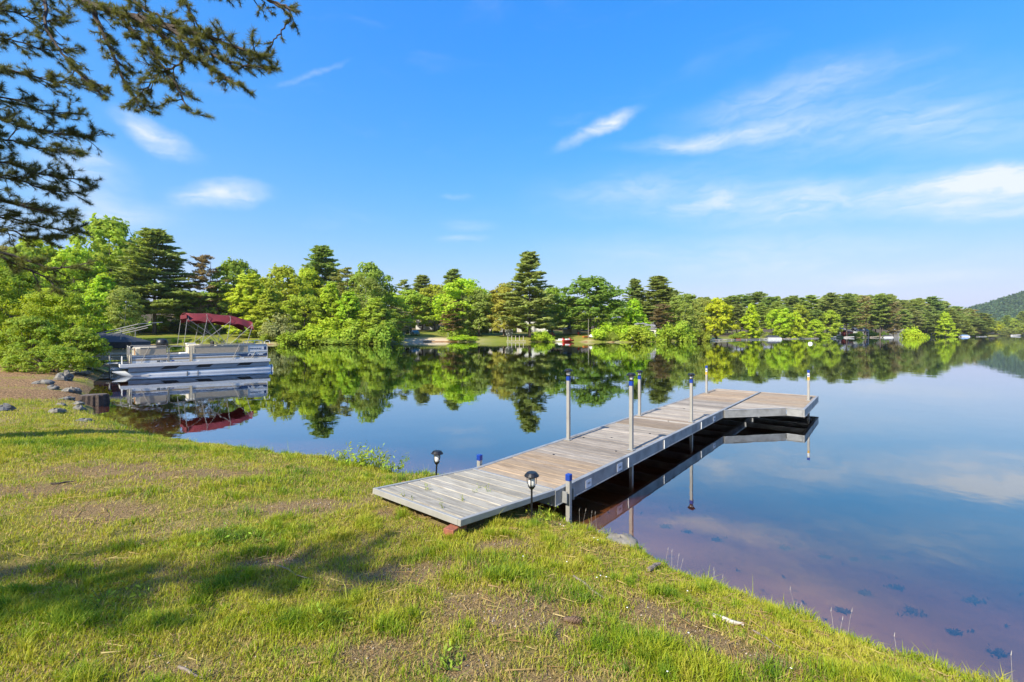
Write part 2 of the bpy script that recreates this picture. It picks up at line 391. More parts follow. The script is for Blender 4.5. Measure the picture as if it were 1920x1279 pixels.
def fields(x, y):
    b = np.zeros_like(x)
    for (px, py, rx, ry, rot) in BARE:
        c = gnd(px, py, .45); b = np.maximum(b, ell(x, y, c, rx, ry, rot))
    n = fbm(x*1.9, y*1.9, 21)
    b = np.clip(b*(.25+1.3*n)*1.05+sstep(.62, .82, fbm(x*1.3+5, y*1.3, 31))*.30+sstep(.58, .75, fbm(x*5+5, y*5, 37))*.50, 0, 1)
    mu = np.maximum.reduce([ell(x, y, (-14.6, 12.3), 4.2, 1.9, .35), ell(x, y, (-17.5, 14.5), 4.0, 2.6, .5), ell(x, y, (-21, 18), 4.0, 3.4, .6)])
    mu = sstep(.30, .62, mu*(.65+.7*n))
    return b, mu
B_, MU = fields(X, Y)
lawn_me = np_mesh('lawn', np.stack([X, Y, Z], -1), Q, M['lawn'], {'bare': ('POINT', B_), 'mulch': ('POINT', MU)}, smooth=True)
lawn_me.materials.append(M['bed'])
sf = S[Q].mean(1); lawn_me.polygons.foreach_set('material_index', (sf < -.20).astype(np.int32))
tag(link('lawn', lawn_me), kind='structure')
# everything farther off
def spaced(a, b, fine, far0, far1):
    out = list(np.arange(a, b+.01, fine)); st = fine; v = a; lo = []
    while v > far0: st *= 1.22; v -= st; lo.append(v)
    st = fine; v = b; hi = []
    while v < far1: st *= 1.22; v += st; hi.append(v)
    return np.array(lo[::-1]+out+hi)
X, Y, Q = grid(spaced(-170, 430, 3.0, -3000, 3500), spaced(-20, 540, 3.0, -1500, 3500))
S = sdist(X, Y); Z = height(X, Y, S)
inn = (X > PX0) & (X < PX1) & (Y > PY0) & (Y < PY1); Z = np.where(inn, Z-.6, Z)
fi = inn[Q].all(1); Q = Q[~fi]
SANDP = gnd(805, 641); SAND = ell(X, Y, (SANDP.x, SANDP.y), 9, 5)*1.4
SAND = np.clip(np.maximum(SAND, ell(X, Y, tuple(gnd(1330, 637.5)[:2]), 14, 3)*.8)*(S > -3)+.55*np.exp(-(S/1.2)**2)*(S > 0), 0, 1)
def lawn_far(x, y):
    g = np.zeros_like(x)
    for (c, rx, ry) in [((-62, 96), 26, 14), ((-24, 140), 10, 28), ((2, 130), 18, 14), ((15, 135), 10, 22), ((150, 255), 40, 20)]: g = np.maximum(g, ell(x, y, c, rx, ry))
    return g
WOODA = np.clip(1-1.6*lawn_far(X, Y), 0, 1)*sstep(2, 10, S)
tm = np_mesh('far_shore', np.stack([X, Y, Z], -1), Q, M['far_ground'], {'sand': ('POINT', SAND), 'wood': ('POINT', WOODA)}, smooth=True)
tm.materials.append(M['bed']); tm.polygons.foreach_set('material_index', (S[Q].mean(1) < -1.0).astype(np.int32))
tag(link('far_shore', tm), kind='structure')
wb = MB().box(-2900, 3300, -1450, 3300, -9, 0)
tag(wb.build('lake_water', M['water']), kind='structure')

# ------------------------------------------------------------------ foliage meshes
def unit(n, g=rng):
    v = g.normal(size=(n, 3)); return v/np.linalg.norm(v, axis=1, keepdims=True)
def leaves(C, size, tint, up=0.3, aspect=0.6, axis=None, jit=.35, N=None):
    """one rhombus leaf or leaf spray at each centre"""
    n = len(C); size = np.broadcast_to(size, (n,))*(1+jit*(rng.random(n)*2-1))
    a = unit(n) if axis is None else axis
    if N is None: nrm = unit(n); nrm[:, 2] = np.abs(nrm[:, 2])+up
    else: nrm = N+unit(n)*.75; nrm[:, 2] += up
    if axis is None and N is not None: a = np.cross(nrm, a); a /= np.linalg.norm(a, axis=1, keepdims=True)+1e-9
    b = np.cross(nrm, a); b /= np.linalg.norm(b, axis=1, keepdims=True)+1e-9
    a = a*size[:, None]; b = b*(size*aspect)[:, None]
    V = np.stack([C-a, C-b*.9+a*.1, C+a, C+b*.9+a*.1], 1).reshape(-1, 3)
    return V, np.arange(4*n).reshape(-1, 4), tint
def maple_crown(name, H=10., W=3.2, base=.12, nc=80, nl=95, leaf=.21, shape='oval', sprigs=14, seed=0):
    g = np.random.default_rng(seed); Cs = []; T = []; Ns = []
    def prof(t):
        if shape == 'oval': return np.sin(np.pi*np.clip(t, 0, 1)**.8)**.6
        if shape == 'cone': return np.clip(1.08-t, 0, 1)**.75*np.clip(t*5+.5, 0, 1)
        if shape == 'column': return np.sin(np.pi*np.clip(t*.92+.06, 0, 1))**.4*.8
        if shape == 'vase': return np.sin(np.pi*np.clip(t*.82+.08, 0, 1)**1.25)**.7
        return np.clip(1-t, 0, 1)**.45
    lob = g.random(5)*6.28
    for i in range(nc):
        t = g.beta(1.25, 1.15); ang = g.random()*6.283
        r = W*prof(t)*(.35+.65*g.random()**.45)*(1+.22*np.sin(3*ang+lob[0])+.16*np.sin(5*t*3+lob[1]+2*ang))
        c = np.array([r*np.cos(ang), r*np.sin(ang), H*(base+(1-base)*t)])
        R_ = W*(.11+.17*g.random()); n = int(nl*(.5+1.0*g.random()))
        p = unit(n, g)*(R_*g.random(n)**.35)[:, None]; p[:, 2] *= .62; p[:, 2] -= .10*np.hypot(p[:, 0], p[:, 1])
        q_ = p/(np.linalg.norm(p, axis=1, keepdims=True)+1e-9)*.75+np.array([np.cos(ang), np.sin(ang), .35])*.45; Ns.append(q_)
        Cs.append(c+p); T.append(np.clip(.5+.3*(g.random()-.5)+.45*(g.random(n)-.5), 0, 1))
    for i in range(sprigs):
        ang = g.random()*6.283; t = .45+.5*g.random(); r = W*prof(t)*(.75+.25*g.random())
        n = 26; h = H*(.05+.07*g.random())
        p = np.stack([r*np.cos(ang)+g.normal(size=n)*.12*W*.5*np.linspace(1, .25, n), r*np.sin(ang)+g.normal(size=n)*.12*W*.5*np.linspace(1, .25, n), H*(base+(1-base)*t)+np.linspace(-.3, 1, n)*h], 1)
        Ns.append(np.tile(np.array([[np.cos(ang)*.7, np.sin(ang)*.7, .4]]), (n, 1)))
        Cs.append(p); T.append(np.clip(.62+.3*(g.random(n)-.5), 0, 1))
    C = np.concatenate(Cs); t = np.concatenate(T)
    V, Q, _ = leaves(C, leaf, t, up=.25, N=np.concatenate(Ns)); return np_mesh(name, V, Q, M['leaf'], {'tint': ('FACE', t)})
def pine_crown(name, H=20., W=4., base=.14, nb=95, leaf=.42, seed=0, flat=1.0, sparse=1.0, top='spire'):
    g = np.random.default_rng(seed); Cs = []; A = []; T = []; Ns = []
    for i in range(nb):
        t = (i+g.random())/nb; z = H*(base+(1-base)*t**.92)
        ang = g.random()*6.283
        if top == 'spire': L = W*(1-t)**.72*(.62+.55*g.random())+.25*(1-t)+.35
        else: L = W*(.45+.75*np.sin(np.pi*(.15+.8*t)))*(.5+.5*g.random())*(1 if t < .93 else .55)
        if g.random() < .06: L *= 1.25
        rise = (.08-.16*(1-t)+.5*max(0, t-.75)+.12*(g.random()-.5))
        d = np.array([np.cos(ang), np.sin(ang), 0.])
        npl = max(3, int(L/0.62*sparse))
        for k in range(npl):
            s = (.30+.72*(k+g.random()*.7)/npl); side = (g.random()-.5)*1.0*L*.42*(1.15-s*.55)
            c = np.array([0, 0, z])+d*L*s+np.array([-d[1], d[0], 0])*side; c[2] += L*s*rise+.12*L*s*s
            n = int(26*(.7+.7*g.random())); rr = (.38+.34*g.random())*(.6+W/8)
            p = unit(n, g)*(rr*g.random(n)**.4)[:, None]; p[:, 2] *= .30*flat
            ax = d*.8+unit(n, g)*.75; ax[:, 2] = ax[:, 2]*.55+.22; ax /= np.linalg.norm(ax, axis=1, keepdims=True)
            Ns.append(p/(np.linalg.norm(p, axis=1, keepdims=True)+1e-9)*.5+d*.45); Cs.append(c+p); A.append(ax); T.append(np.clip(.42+.3*(g.random()-.5)+.4*(g.random(n)-.5)+.12*p[:, 2]/rr, 0, 1))
    C = np.concatenate(Cs); t = np.concatenate(T); A = np.concatenate(A)
    V, Q, _ = leaves(C, leaf, t, up=.55, aspect=.30, axis=A, N=np.concatenate(Ns)); return np_mesh(name, V, Q, M['needle'], {'tint': ('FACE', t)})
def shrub_crown(name, H=2.5, W=2.2, n=3200, leaf=.15, seed=0, mat_='leaf'):
    g = np.random.default_rng(seed); Cs = []; T = []; Ns = []; nc = 26
    for i in range(nc):
        ang = g.random()*6.283; r = W*g.random()**.6*.85; z = H*(.12+.8*g.random()*(1-.75*(r/W)**2)); R_ = .26*min(W, H)+.2*g.random()
        m = n//nc; p = unit(m, g)*(R_*g.random(m)**.4)[:, None]
        Ns.append(p/(np.linalg.norm(p, axis=1, keepdims=True)+1e-9)*.7+np.array([np.cos(ang), np.sin(ang), .3])*.4); p += np.array([r*np.cos(ang), r*np.sin(ang), z]); p[:, 2] = np.abs(p[:, 2])
        Cs.append(p); T.append(np.clip(.5+.3*(g.random()-.5)+.5*(g.random(m)-.5), 0, 1))
    C = np.concatenate(Cs); t = np.concatenate(T); V, Q, _ = leaves(C, leaf, t, N=np.concatenate(Ns)); return np_mesh(name, V, Q, M[mat_], {'tint': ('FACE', t)})
def trunk_mesh(name, H, r, m, limbs=8, L=1.5, start=.35, seed=0, bend=.25, dead=0):
    g = random.Random(seed); b = MB(); pts = []; n = 7
    ph = g.random()*6
    for i in range(n):
        t = i/(n-1); pts.append((bend*math.sin(ph+2.2*t)*t, bend*math.cos(ph*1.7+2*t)*t, H*t-.3*(i == 0)))
    b.tube(pts, [r*(1.35 if i == 0 else 1)*(1-.82*i/(n-1)) for i in range(n)], 7)
    for k in range(limbs):
        t = start+(.92-start)*(k+g.random())/limbs; i = min(int(t*(n-1)), n-2); q = Vector(pts[i]).lerp(Vector(pts[i+1]), t*(n-1)-i)
        a = g.random()*6.283; l = L*(1.1-t*.7)*(.7+.5*g.random()); up = (.55+.5*g.random())*l*(.9 if not dead else .1)
        m1 = q+Vector((math.cos(a)*l*.5, math.sin(a)*l*.5, up*.35)); e = q+Vector((math.cos(a)*l, math.sin(a)*l, up))
        b.tube([q, m1, e], [r*.34*(1-t*.5), r*.2, r*.06], 5, False)
    return b.mesh(name, m)
CROWN = {}; TRUNK = {}
def variants(kind, fn, k, tr):
    CROWN[kind] = [fn(i) for i in range(k)]; TRUNK[kind] = [tr(i) for i in range(k)]
variants('maple', lambda i: maple_crown('maple_crown', 10, 3.4, .10, 135, 62, .19, ['oval', 'vase', 'oval', 'dome'][i], 18, 100+i), 4, lambda i: trunk_mesh('maple_trunk', 8.5, .2, M['bark'], 11, 3.2, .2, i))
variants('young', lambda i: maple_crown('young_maple_crown', 10, 2.5, .03, 110, 64, .18, ['cone', 'column', 'cone'][i], 30, 200+i), 3, lambda i: trunk_mesh('young_trunk', 9, .13, M['bark'], 10, 1.8, .15, 20+i))
variants('birch', lambda i: maple_crown('birch_crown', 10, 2.7, .06, 120, 60, .12, 'column', 22, 300+i), 2, lambda i: trunk_mesh('birch_trunk', 9.4, .10, M['pale_bark'], 9, 2.2, .2, 40+i, .5))
variants('pine', lambda i: pine_crown('pine_crown', 20, 4.6, [.12, .2, .28, .16][i], 165, .42, 400+i), 4, lambda i: trunk_mesh('pine_trunk', 19.6, .30, M['bark'], 16, 2.6, .1, 60+i, .15, 1))
variants('tallpine', lambda i: pine_crown('pine_crown', 20, 3.6, [.34, .28][i], 120, .42, 430+i, 1.3, 1.0, 'round'), 2, lambda i: trunk_mesh('pine_trunk', 19.4, .26, M['bark'], 14, 2.4, .2, 70+i, .3, 1))
variants('pitch', lambda i: pine_crown('pitch_pine_crown', 20, 3.6, .2, 62, .34, 450+i, 1.9, .85, 'round'), 3, lambda i: trunk_mesh('pitch_trunk', 19, .24, M['bark'], 18, 3.2, .15, 80+i, .8, 1))
variants('shrub', lambda i: shrub_crown('shrub_foliage', 2.4, 2.1, 2800, .14, 500+i), 3, lambda i: trunk_mesh('shrub_stem', 1.6, .05, M['bark'], 7, 1.2, .05, 90+i, .3))
GREEN = {k: tuple(min(.75, c*f) for c in v) for (f, d_) in ((1.42, {'lime': (.29, .40, .030), 'green': (.20, .275, .034), 'mid': (.25, .32, .032), 'dark': (.12, .18, .028), 'yellow': (.33, .40, .022), 'olive': (.22, .26, .06), 'grey': (.22, .25, .10),
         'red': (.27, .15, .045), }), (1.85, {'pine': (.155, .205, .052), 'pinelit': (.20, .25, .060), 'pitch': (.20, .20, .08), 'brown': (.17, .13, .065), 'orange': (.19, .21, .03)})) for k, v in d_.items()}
NATH = {'maple': 10, 'young': 10, 'birch': 10, 'pine': 20, 'tallpine': 20, 'pitch': 20, 'shrub': 2.4}
NATW = {'maple': 3.6, 'young': 2.6, 'birch': 2.7, 'pine': 4.3, 'tallpine': 3.9, 'pitch': 3.7, 'shrub': 2.2}
NAMES = {'maple': 'maple_tree', 'young': 'young_tree', 'birch': 'birch_tree', 'pine': 'pine_tree', 'tallpine': 'pine_tree', 'pitch': 'pitch_pine', 'shrub': 'shrub'}
tr_r = random.Random(11)
def tree(kind, px, topy, D, wpx, col, label, group=None, v=None, base=None):
    x = (px-CX)/F*D; z0 = hz(x, D) if base is None else base
    Ht = max(.6, CAMH-(topy-HY)/F*D-z0); Wt = wpx/F*D/2
    k = tr_r.randrange(len(CROWN[kind])) if v is None else v
    r = empty(NAMES[kind], (x, D, z0-.03), tr_r.random()*6.28, label, 'shrub' if kind == 'shrub' else 'tree', group)
    sxy = Wt/NATW[kind]; sz = Ht/NATH[kind]
    c = link('foliage' if kind == 'shrub' else 'crown', CROWN[kind][k], r); c.scale = (sxy, sxy, sz)
    b = GREEN[col] if isinstance(col, str) else col; j = [1+.16*(tr_r.random()-.5) for _ in range(3)]
    c.color = (b[0]*j[0], b[1]*j[1], b[2]*j[2], 1)
    t = link('stem' if kind == 'shrub' else 'trunk', TRUNK[kind][k], r); t.scale = (sz, sz, sz*.98)
    return r
HERO = [
 # left wood, seen behind the near bush and the moored boat
 ('maple', 70, 452, 96, 150, 'mid', 'pale green maple behind the leftmost shore bush'),
 ('maple', 20, 470, 90, 120, 'green', 'green maple at the far left edge behind the drooping pine bough'),
 ('maple', 205, 414, 104, 150, 'mid', 'tallest broad green maple left of the big dark pine'),
 ('maple', 140, 470, 92, 120, 'lime', 'lime green maple in front of the tall one left of the big pine'),
 ('young', 195, 520, 84, 90, 'lime', 'low lime green sapling beside the covered boat'),
 ('birch', 232, 540, 82, 70, 'olive', 'thin leaning pale birch left of the big dark pine'),
 ('pine', 290, 431, 101, 138, 'pine', 'big dark white pine standing on the lawn left of the boat canopy'),
 ('pitch', 388, 480, 106, 70, 'brown', 'thin brownish pine right of the big dark pine'),
 ('maple', 350, 545, 112, 90, 'green', 'green tree filling the gap between the big pine and the brownish pine'),
 ('maple', 440, 490, 112, 115, 'green', 'bushy green maple right of the brownish pine'),
 ('young', 470, 512, 98, 110, 'lime', 'bright lime young maple directly right of the red canopy'),
 ('maple', 530, 502, 106, 105, 'mid', 'mid green maple behind the lime one beside the canopy'),
 ('young', 505, 545, 95, 70, 'mid', 'narrow green sapling just right of the boat stern'),
 ('maple', 578, 505, 115, 80, 'lime', 'lime tree below the left side of the dark domed pine'),
 ('maple', 577, 505, 120, 40, 'red', 'small tree with rusty red crown among the green ones'),
 ('pine', 604, 462, 122, 98, 'pine', 'dark domed pine rising highest above the point'),
 ('pitch', 648, 505, 116, 85, 'pitch', 'dull olive pine right of the dark domed one'),
 ('maple', 692, 495, 114, 95, 'green', 'round topped green maple at the right of the point'),
 ('birch', 690, 520, 103, 75, 'olive', 'pale wispy birch on the point with white trunk showing'),
 ('young', 620, 532, 97, 80, 'lime', 'pointed lime young maple in the middle of the point'),
 ('young', 655, 548, 95, 70, 'lime', 'lime sapling with spiky top on the point, right of the pointed one'),
 ('young', 705, 558, 95, 85, 'mid', 'dense green young maple at the right end of the point'),
 ('maple', 720, 580, 96, 70, 'green', 'low dark green tree overhanging the water at the tip of the point'),
 ('maple', 570, 555, 96, 80, 'mid', 'leafy mid green tree over the shore left of centre of the point'),
 ('shrub', 525, 590, 92, 70, 'grey', 'greyish green willow shrub at the water beside the boat stern'),
 ('shrub', 560, 618, 91, 80, 'mid', 'spreading green shrub leaning over the water on the left of the point'),
 ('shrub', 615, 598, 92, 90, 'lime', 'lime shrub on the bank in the middle of the point'),
 ('shrub', 665, 600, 92, 90, 'mid', 'leafy shrub on the bank under the lime saplings'),
 ('shrub', 715, 604, 92, 80, 'green', 'dark green shrub dipping to the water at the tip of the point'),
 ('shrub', 640, 625, 91, 110, 'green', 'low green shrub trailing along the waterline of the point'),
 # middle, round the little beach
 ('pine', 792, 517, 170, 60, 'pine', 'dark pine top above the beach lawn'),
 ('pine', 850, 506, 172, 70, 'pine', 'dark pine top above the tall lime maples'),
 ('pitch', 757, 525, 160, 50, 'pine', 'sparse dark pine top beside the point'),
 ('maple', 770, 545, 150, 85, 'mid', 'mid green tree behind the carport'),
 ('maple', 815, 535, 158, 90, 'mid', 'mid green tree above the beach lawn'),
 ('birch', 752, 580, 128, 50, 'grey', 'pale greyish tree beside the dark carport'),
 ('maple', 868, 524, 132, 120, 'lime', 'bright lime maple in the middle of the far shore'),
 ('maple', 898, 545, 128, 80, 'olive', 'olive leaved tree on a thick dark forked trunk'),
 ('pitch', 850, 566, 123, 52, 'brown', 'small dead looking brown spruce on the far bank'),
 ('shrub', 858, 600, 126, 70, 'green', 'dark green shrub at the foot of the brown spruce'),
 ('maple', 945, 533, 129, 92, 'orange', 'yellow orange maple left of the tallest far pine'),
 ('pine', 993, 474, 123, 100, 'pinelit', 'tallest pine of the far shore, standing alone with layered boughs'),
 ('maple', 1035, 540, 138, 75, 'green', 'green tree tucked behind the tallest far pine'),
 ('maple', 1106, 522, 131, 150, (.20, .30, .045), 'big round green maple behind the beige shed'),
 ('shrub', 868, 628, 118, 62, 'lime', 'low lime shrub at the waterline right of the beach'),
 ('shrub', 1019, 620, 117, 50, 'lime', 'round lime shrub at the water left of the red boat'),
 ('shrub', 1143, 604, 116, 75, 'lime', 'large lime shrub at the water right of the canoe'),
 ('young', 1188, 562, 124, 62, 'lime', 'bright lime young maple right of the big round maple'),
 ('pine', 1190, 524, 158, 62, 'pine', 'left one of the pine pair behind the lime young maple'),
 ('pine', 1234, 519, 158, 85, 'pine', 'right one of the pine pair, the taller and fuller'),
 ('shrub', 1200, 610, 113, 85, 'mid', 'green shrub hanging over the white upturned boat'),
 ('pitch', 1242, 570, 130, 55, 'brown', 'brownish thin pine below the pine pair'),
 ('birch', 1282, 552, 131, 80, 'olive', 'tall pale willow right of the brownish thin pine'),
 ('shrub', 1270, 600, 121, 80, 'mid', 'wide pale green willow bush at the waterline'),
 ('shrub', 1312, 616, 128, 48, 'green', 'neat round dark green bush behind the orange bench'),
 ('maple', 1343, 560, 146, 62, 'yellow', 'yellow green maple above the white dock'),
 ('maple', 1318, 562, 150, 50, 'olive', 'olive green tree left of the yellow maple'),
 ('young', 1408, 570, 172, 42, 'yellow', 'narrow yellow green maple right of the white dock'),
 ('maple', 1462, 580, 188, 46, 'lime', 'lime tree with pale trunk above the moored pontoon'),
 ('maple', 1490, 586, 190, 44, 'yellow', 'yellow lime tree right of the moored far pontoon'),
 ('maple', 1528, 600, 205, 42, 'lime', 'low round lime tree near the far cottages'),
 ('tallpine', 1558, 550, 235, 44, 'pine', 'pine with bare trunk left of the red cottage'),
 ('tallpine', 1587, 552, 240, 46, 'pine', 'dark pine in front of the red cottage'),
 ('pitch', 1622, 556, 262, 44, 'pitch', 'olive pine beside the white far house'),
 ('tallpine', 1650, 552, 256, 42, 'pinelit', 'pine with long pale bare trunk right of the white far house'),
 ('pitch', 1674, 568, 254, 36, 'brown', 'reddish brown pine with bare trunk at the far shore'),
 ('shrub', 1712, 612, 262, 46, 'yellow', 'bright yellow lime bush on the far bank'),
 ('young', 1772, 586, 300, 36, 'lime', 'slim lime tree in front of the dark far pines'),
]
for h in HERO: tree(*h)
SK = [(-60, 450), (0, 452), (60, 455), (160, 455), (250, 450), (330, 530), (360, 545), (430, 508), (480, 512), (540, 512), (640, 510), (730, 524), (760, 536), (820, 530), (900, 524), (960, 532), (1050, 548), (1110, 530), (1160, 540), (1250, 534),
      (1290, 545), (1350, 549), (1440, 545), (1500, 552), (1600, 551), (1700, 551), (1780, 562), (1835, 582), (1848, 600)]
def skyl(px): return float(np.interp(px, [a for a, _ in SK], [b for _, b in SK]))
# background rows: trees that stand so close that nothing tells them apart
def row(x0, x1, step, D0, D1, kinds, dy, wd, label, group, n_rows=1):
    px = x0
    while px < x1:
        f = (px-x0)/(x1-x0); D = (D0+(D1-D0)*f)*(1+.10*(tr_r.random()-.3)); kd, c = tr_r.choice(kinds)
        tree(kd, px+tr_r.uniform(-.3, .3)*step, skyl(px)+dy+tr_r.uniform(-3, 11), D, wd*tr_r.uniform(.8, 1.25), c, label, group)
        px += step*tr_r.uniform(.7, 1.3)
MX = [('maple', 'mid'), ('maple', 'green'), ('maple', 'lime'), ('young', 'mid'), ('pitch', 'pitch')]
PN = [('pine', 'pine'), ('pine', 'pinelit'), ('tallpine', 'pine'), ('tallpine', 'pinelit'), ('pitch', 'pitch'), ('tallpine', 'pine')]
row(-70, 250, 46, 112, 116, MX, 14, 110, 'leafy green tree in the wood behind the left shore', 'trees in the wood behind the left shore')
row(330, 740, 40, 128, 128, MX, 16, 85, 'leafy tree in the wood behind the point', 'trees in the wood behind the point')
row(350, 740, 30, 116, 112, MX, 44, 70, 'leafy tree filling the middle of the wood on the point', 'trees filling the middle of the point')
row(745, 1060, 36, 182, 178, MX+[('pine', 'pine')], 16, 80, 'leafy tree in the wood behind the beach lawn', 'trees in the wood behind the beach lawn')
row(1040, 1300, 34, 172, 172, MX+[('pine', 'pine')], 22, 70, 'tree in the wood behind the sheds', 'trees in the wood behind the sheds')
row(1250, 1560, 17, 212, 248, PN, 4, 42, 'pine in the dense pine wood behind the white dock', 'pines behind the white dock')
row(1290, 1560, 22, 186, 222, PN+[('maple', 'olive'), ('maple', 'mid')], 22, 40, 'mixed tree in front of the dense pine wood', 'trees in front of the dense pine wood')
row(1560, 1840, 14, 300, 385, PN, 2, 36, 'tall pine in the wood behind the far cottages', 'pines behind the far cottages')
row(1610, 1842, 13, 285, 372, PN, 14, 34, 'pine at the front of the wood behind the far cottages', 'front pines behind the far cottages')
row(1690, 1842, 15, 282, 358, PN, 30, 32, 'shorter pine at the water edge of the far headland', 'shorter pines of the far headland')
SK = [(1800, 592), (1850, 598), (1880, 590), (1920, 585), (1990, 580)]
row(1845, 1990, 15, 500, 560, [('maple', 'olive'), ('pitch', 'brown'), ('maple', 'orange'), ('pine', 'pinelit'), ('maple', 'mid')], 0, 26, 'tree of the hazy wood on the farthest shore', 'trees on the farthest shore')
row(1842, 1990, 14, 490, 515, [('maple', 'yellow'), ('maple', 'olive'), ('maple', 'orange')], 20, 22, 'low yellowish tree at the water of the farthest shore', 'low trees on the farthest shore')
# brush along the waterline
SK = [(0, 0), (3000, 0)]
def brush(x0, x1, step, D0, D1, h, cols, label, group):
    px = x0
    while px < x1:
        D = D0+(D1-D0)*(px-x0)/(x1-x0); x = (px-CX)/F*D; 
        for q in range(40):
            if sdist(np.array([x]), np.array([D]))[0] > .6: break
            D += .8; x = (px-CX)/F*D
        z0 = hz(x, D); top = HY-(z0+h*tr_r.uniform(.6, 1.35)-CAMH)*F/D
        tree('shrub', px, top, D, F*h*tr_r.uniform(1.3, 2.4)/D, tr_r.choice(cols), label, group)
        px += step*tr_r.uniform(.6, 1.4)
brush(500, 748, 26, 90, 92, 1.5, ['mid', 'green', 'lime', 'olive'], 'low leafy brush at the waterline of the point', 'waterline brush of the point')
brush(270, 500, 22, 84, 86, .7, ['mid', 'olive'], 'low brush along the lawn edge behind the moored boat', 'brush along the lawn edge')
brush(1150, 1300, 24, 112, 122, 1.6, ['mid', 'lime', 'green'], 'low green brush on the far bank below the pines', 'brush on the far bank')
brush(1380, 1560, 19, 160, 212, 2.4, ['mid', 'green', 'olive', 'dark'], 'dark green undergrowth below the pine wood', 'undergrowth below the pine wood')
brush(1600, 1845, 17, 240, 355, 3.2, ['mid', 'green', 'lime', 'dark'], 'undergrowth on the bank of the far headland', 'undergrowth of the far headland')
brush(880, 1000, 26, 140, 150, 2.2, ['mid', 'green', 'dark'], 'dark undergrowth around the house behind the far shore trees', 'undergrowth by the far house')
brush(60, 330, 30, 104, 110, 3.0, ['mid', 'green', 'lime'], 'undergrowth in the shade of the left wood', 'undergrowth of the left wood')
brush(380, 740, 34, 108, 112, 3.0, ['mid', 'green', 'dark'], 'undergrowth in the wood on the point', 'undergrowth in the wood on the point')

# ------------------------------------------------------------------ far hill with its forest
def hillz(x, y): return 225*np.exp(-.5*((x-2080)/400)**2-.5*((y-1420)/340)**2)+60*np.exp(-.5*((x-1900)/420)**2-.5*((y-1000)/160)**2)-6+9*(fbm(x*.006, y*.006, 61)-.5)
X, Y, Q = grid(np.arange(900, 3000, 22.), np.arange(700, 2100, 22.))
hm = pbr('hill_ground', (.04, .07, .02), .95, var=.2, scale=.02)
tag(link('hill', np_mesh('hill', np.stack([X, Y, hillz(X, Y)], -1), Q, hm, smooth=True)), kind='structure')
g = np.random.default_rng(5); n = 26000
cx = 1050+g.random(n)*900; cy = 760+g.random(n)*760; k = hillz(cx, cy) > 2; px_ = CX+F*cx/cy; k &= (px_ > 1780) & (px_ < 2080)
cx, cy = cx[k], cy[k]; cz = hillz(cx, cy); n = len(cx)
rad = 5+3.5*g.random(n); per = 11
P = np.repeat(np.stack([cx, cy, cz+rad*.9], 1), per, 0)+unit(n*per, g)*np.repeat(rad, per)[:, None]*np.array([.8, .8, .9])
tt = np.clip(np.repeat(g.random(n), per)*.7+.3*g.random(n*per), 0, 1)
V, Q, _ = leaves(P, 3.2, tt, up=.8, aspect=.8)
o = link('hill_forest', np_mesh('hill_forest', V, Q, M['leaf'], {'tint': ('FACE', tt)})); o.color = (.10, .16, .06, 1)
tag(o, 'hazy green forest covering the distant hill at the right', 'forest', kind='stuff')

# ------------------------------------------------------------------ dock, ramp, lights
DU = Vector((.629, .777, 0)).normalized(); DV = Vector((.777, -.629, 0)).normalized(); DS = Vector((-.498, 5.52, 0))
DROT = math.atan2(DU.y, DU.x)             # local x along the dock, local -y across to the right
DZ = .36
def dk(u, v, z=0): return DS+DU*u+DV*v+Vector((0, 0, z))
dock = empty('dock', tuple(DS), DROT, 'long weathered plank dock with aluminium frame and widened end platform', 'dock')
wr = random.Random(3); ramp_ref = [None]
TAN = [(.66, .50, .335), (.56, .44, .32), (.66, .53, .385)]; GREY = [(.50, .44, .37), (.45, .40, .34), (.56, .50, .43)]; PALE = [(.65, .575, .48), (.60, .535, .45), (.69, .62, .52)]
BRN = [(.52, .41, .29), (.46, .37, .28)]
def plank_mesh(L, W, T=.034):
    b = MB().box(-W/2, W/2, -L, 0, -T, 0); me = b.mesh('plank', M['wood']); return me
def bevelled(o, wd=.004):
    m = o.modifiers.new('bevel', 'BEVEL'); m.width = wd; m.segments = 1; return o
def plank(parent, u0, u1, v0, v1, z, pal, mesh=None, tilt=0):
    me = mesh or plank_mesh(v1-v0, u1-u0)
    o = link('plank', me, parent, ((u0+u1)/2, -v0, z+wr.uniform(-.002, .003)))
    o.rotation_euler = (wr.uniform(-.0015, .0015), tilt, wr.uniform(-.0012, .0012))
    c = wr.choice(pal); f = wr.uniform(.44, .60)*(1.12 if parent is ramp_ref[0] else 1); o.color = (c[0]*f, c[1]*f, c[2]*f, 1)
    return bevelled(o)
PW = .1385; GAP = .007; pm = [plank_mesh(1.14, PW-GAP) for _ in range(3)]
u = .06; i = 0
while u < 10.46:
    pal = TAN if u < 1.05 else GREY if u < 2.45 else PALE if u < 3.75 else BRN if u < 4.75 else (PALE if u < 6.6 else GREY) if u < 7.7 else TAN
    if wr.random() < .12: pal = wr.choice([GREY, PALE])
    plank(dock, u+GAP/2, u+PW-GAP/2, .04, 1.18, DZ-.004, pal, pm[i % 3]); u += PW; i += 1
u = 7.72; m2 = plank_mesh(1.28, PW-GAP)
while u < 10.46:
    plank(dock, u+GAP/2, u+PW-GAP/2, 1.26, 2.54, DZ-.004, TAN if u > 8.1 else PALE, m2); u += PW
u = 6.62
while u < 7.66:                                   # planks of the angled corner piece get shorter
    L = (u-6.5)/1.2*1.02
    plank(dock, u+GAP/2, u+PW-GAP/2, 1.26, 1.27+max(.08, L-.02), DZ-.004, PALE+GREY); u += PW
FH = .165
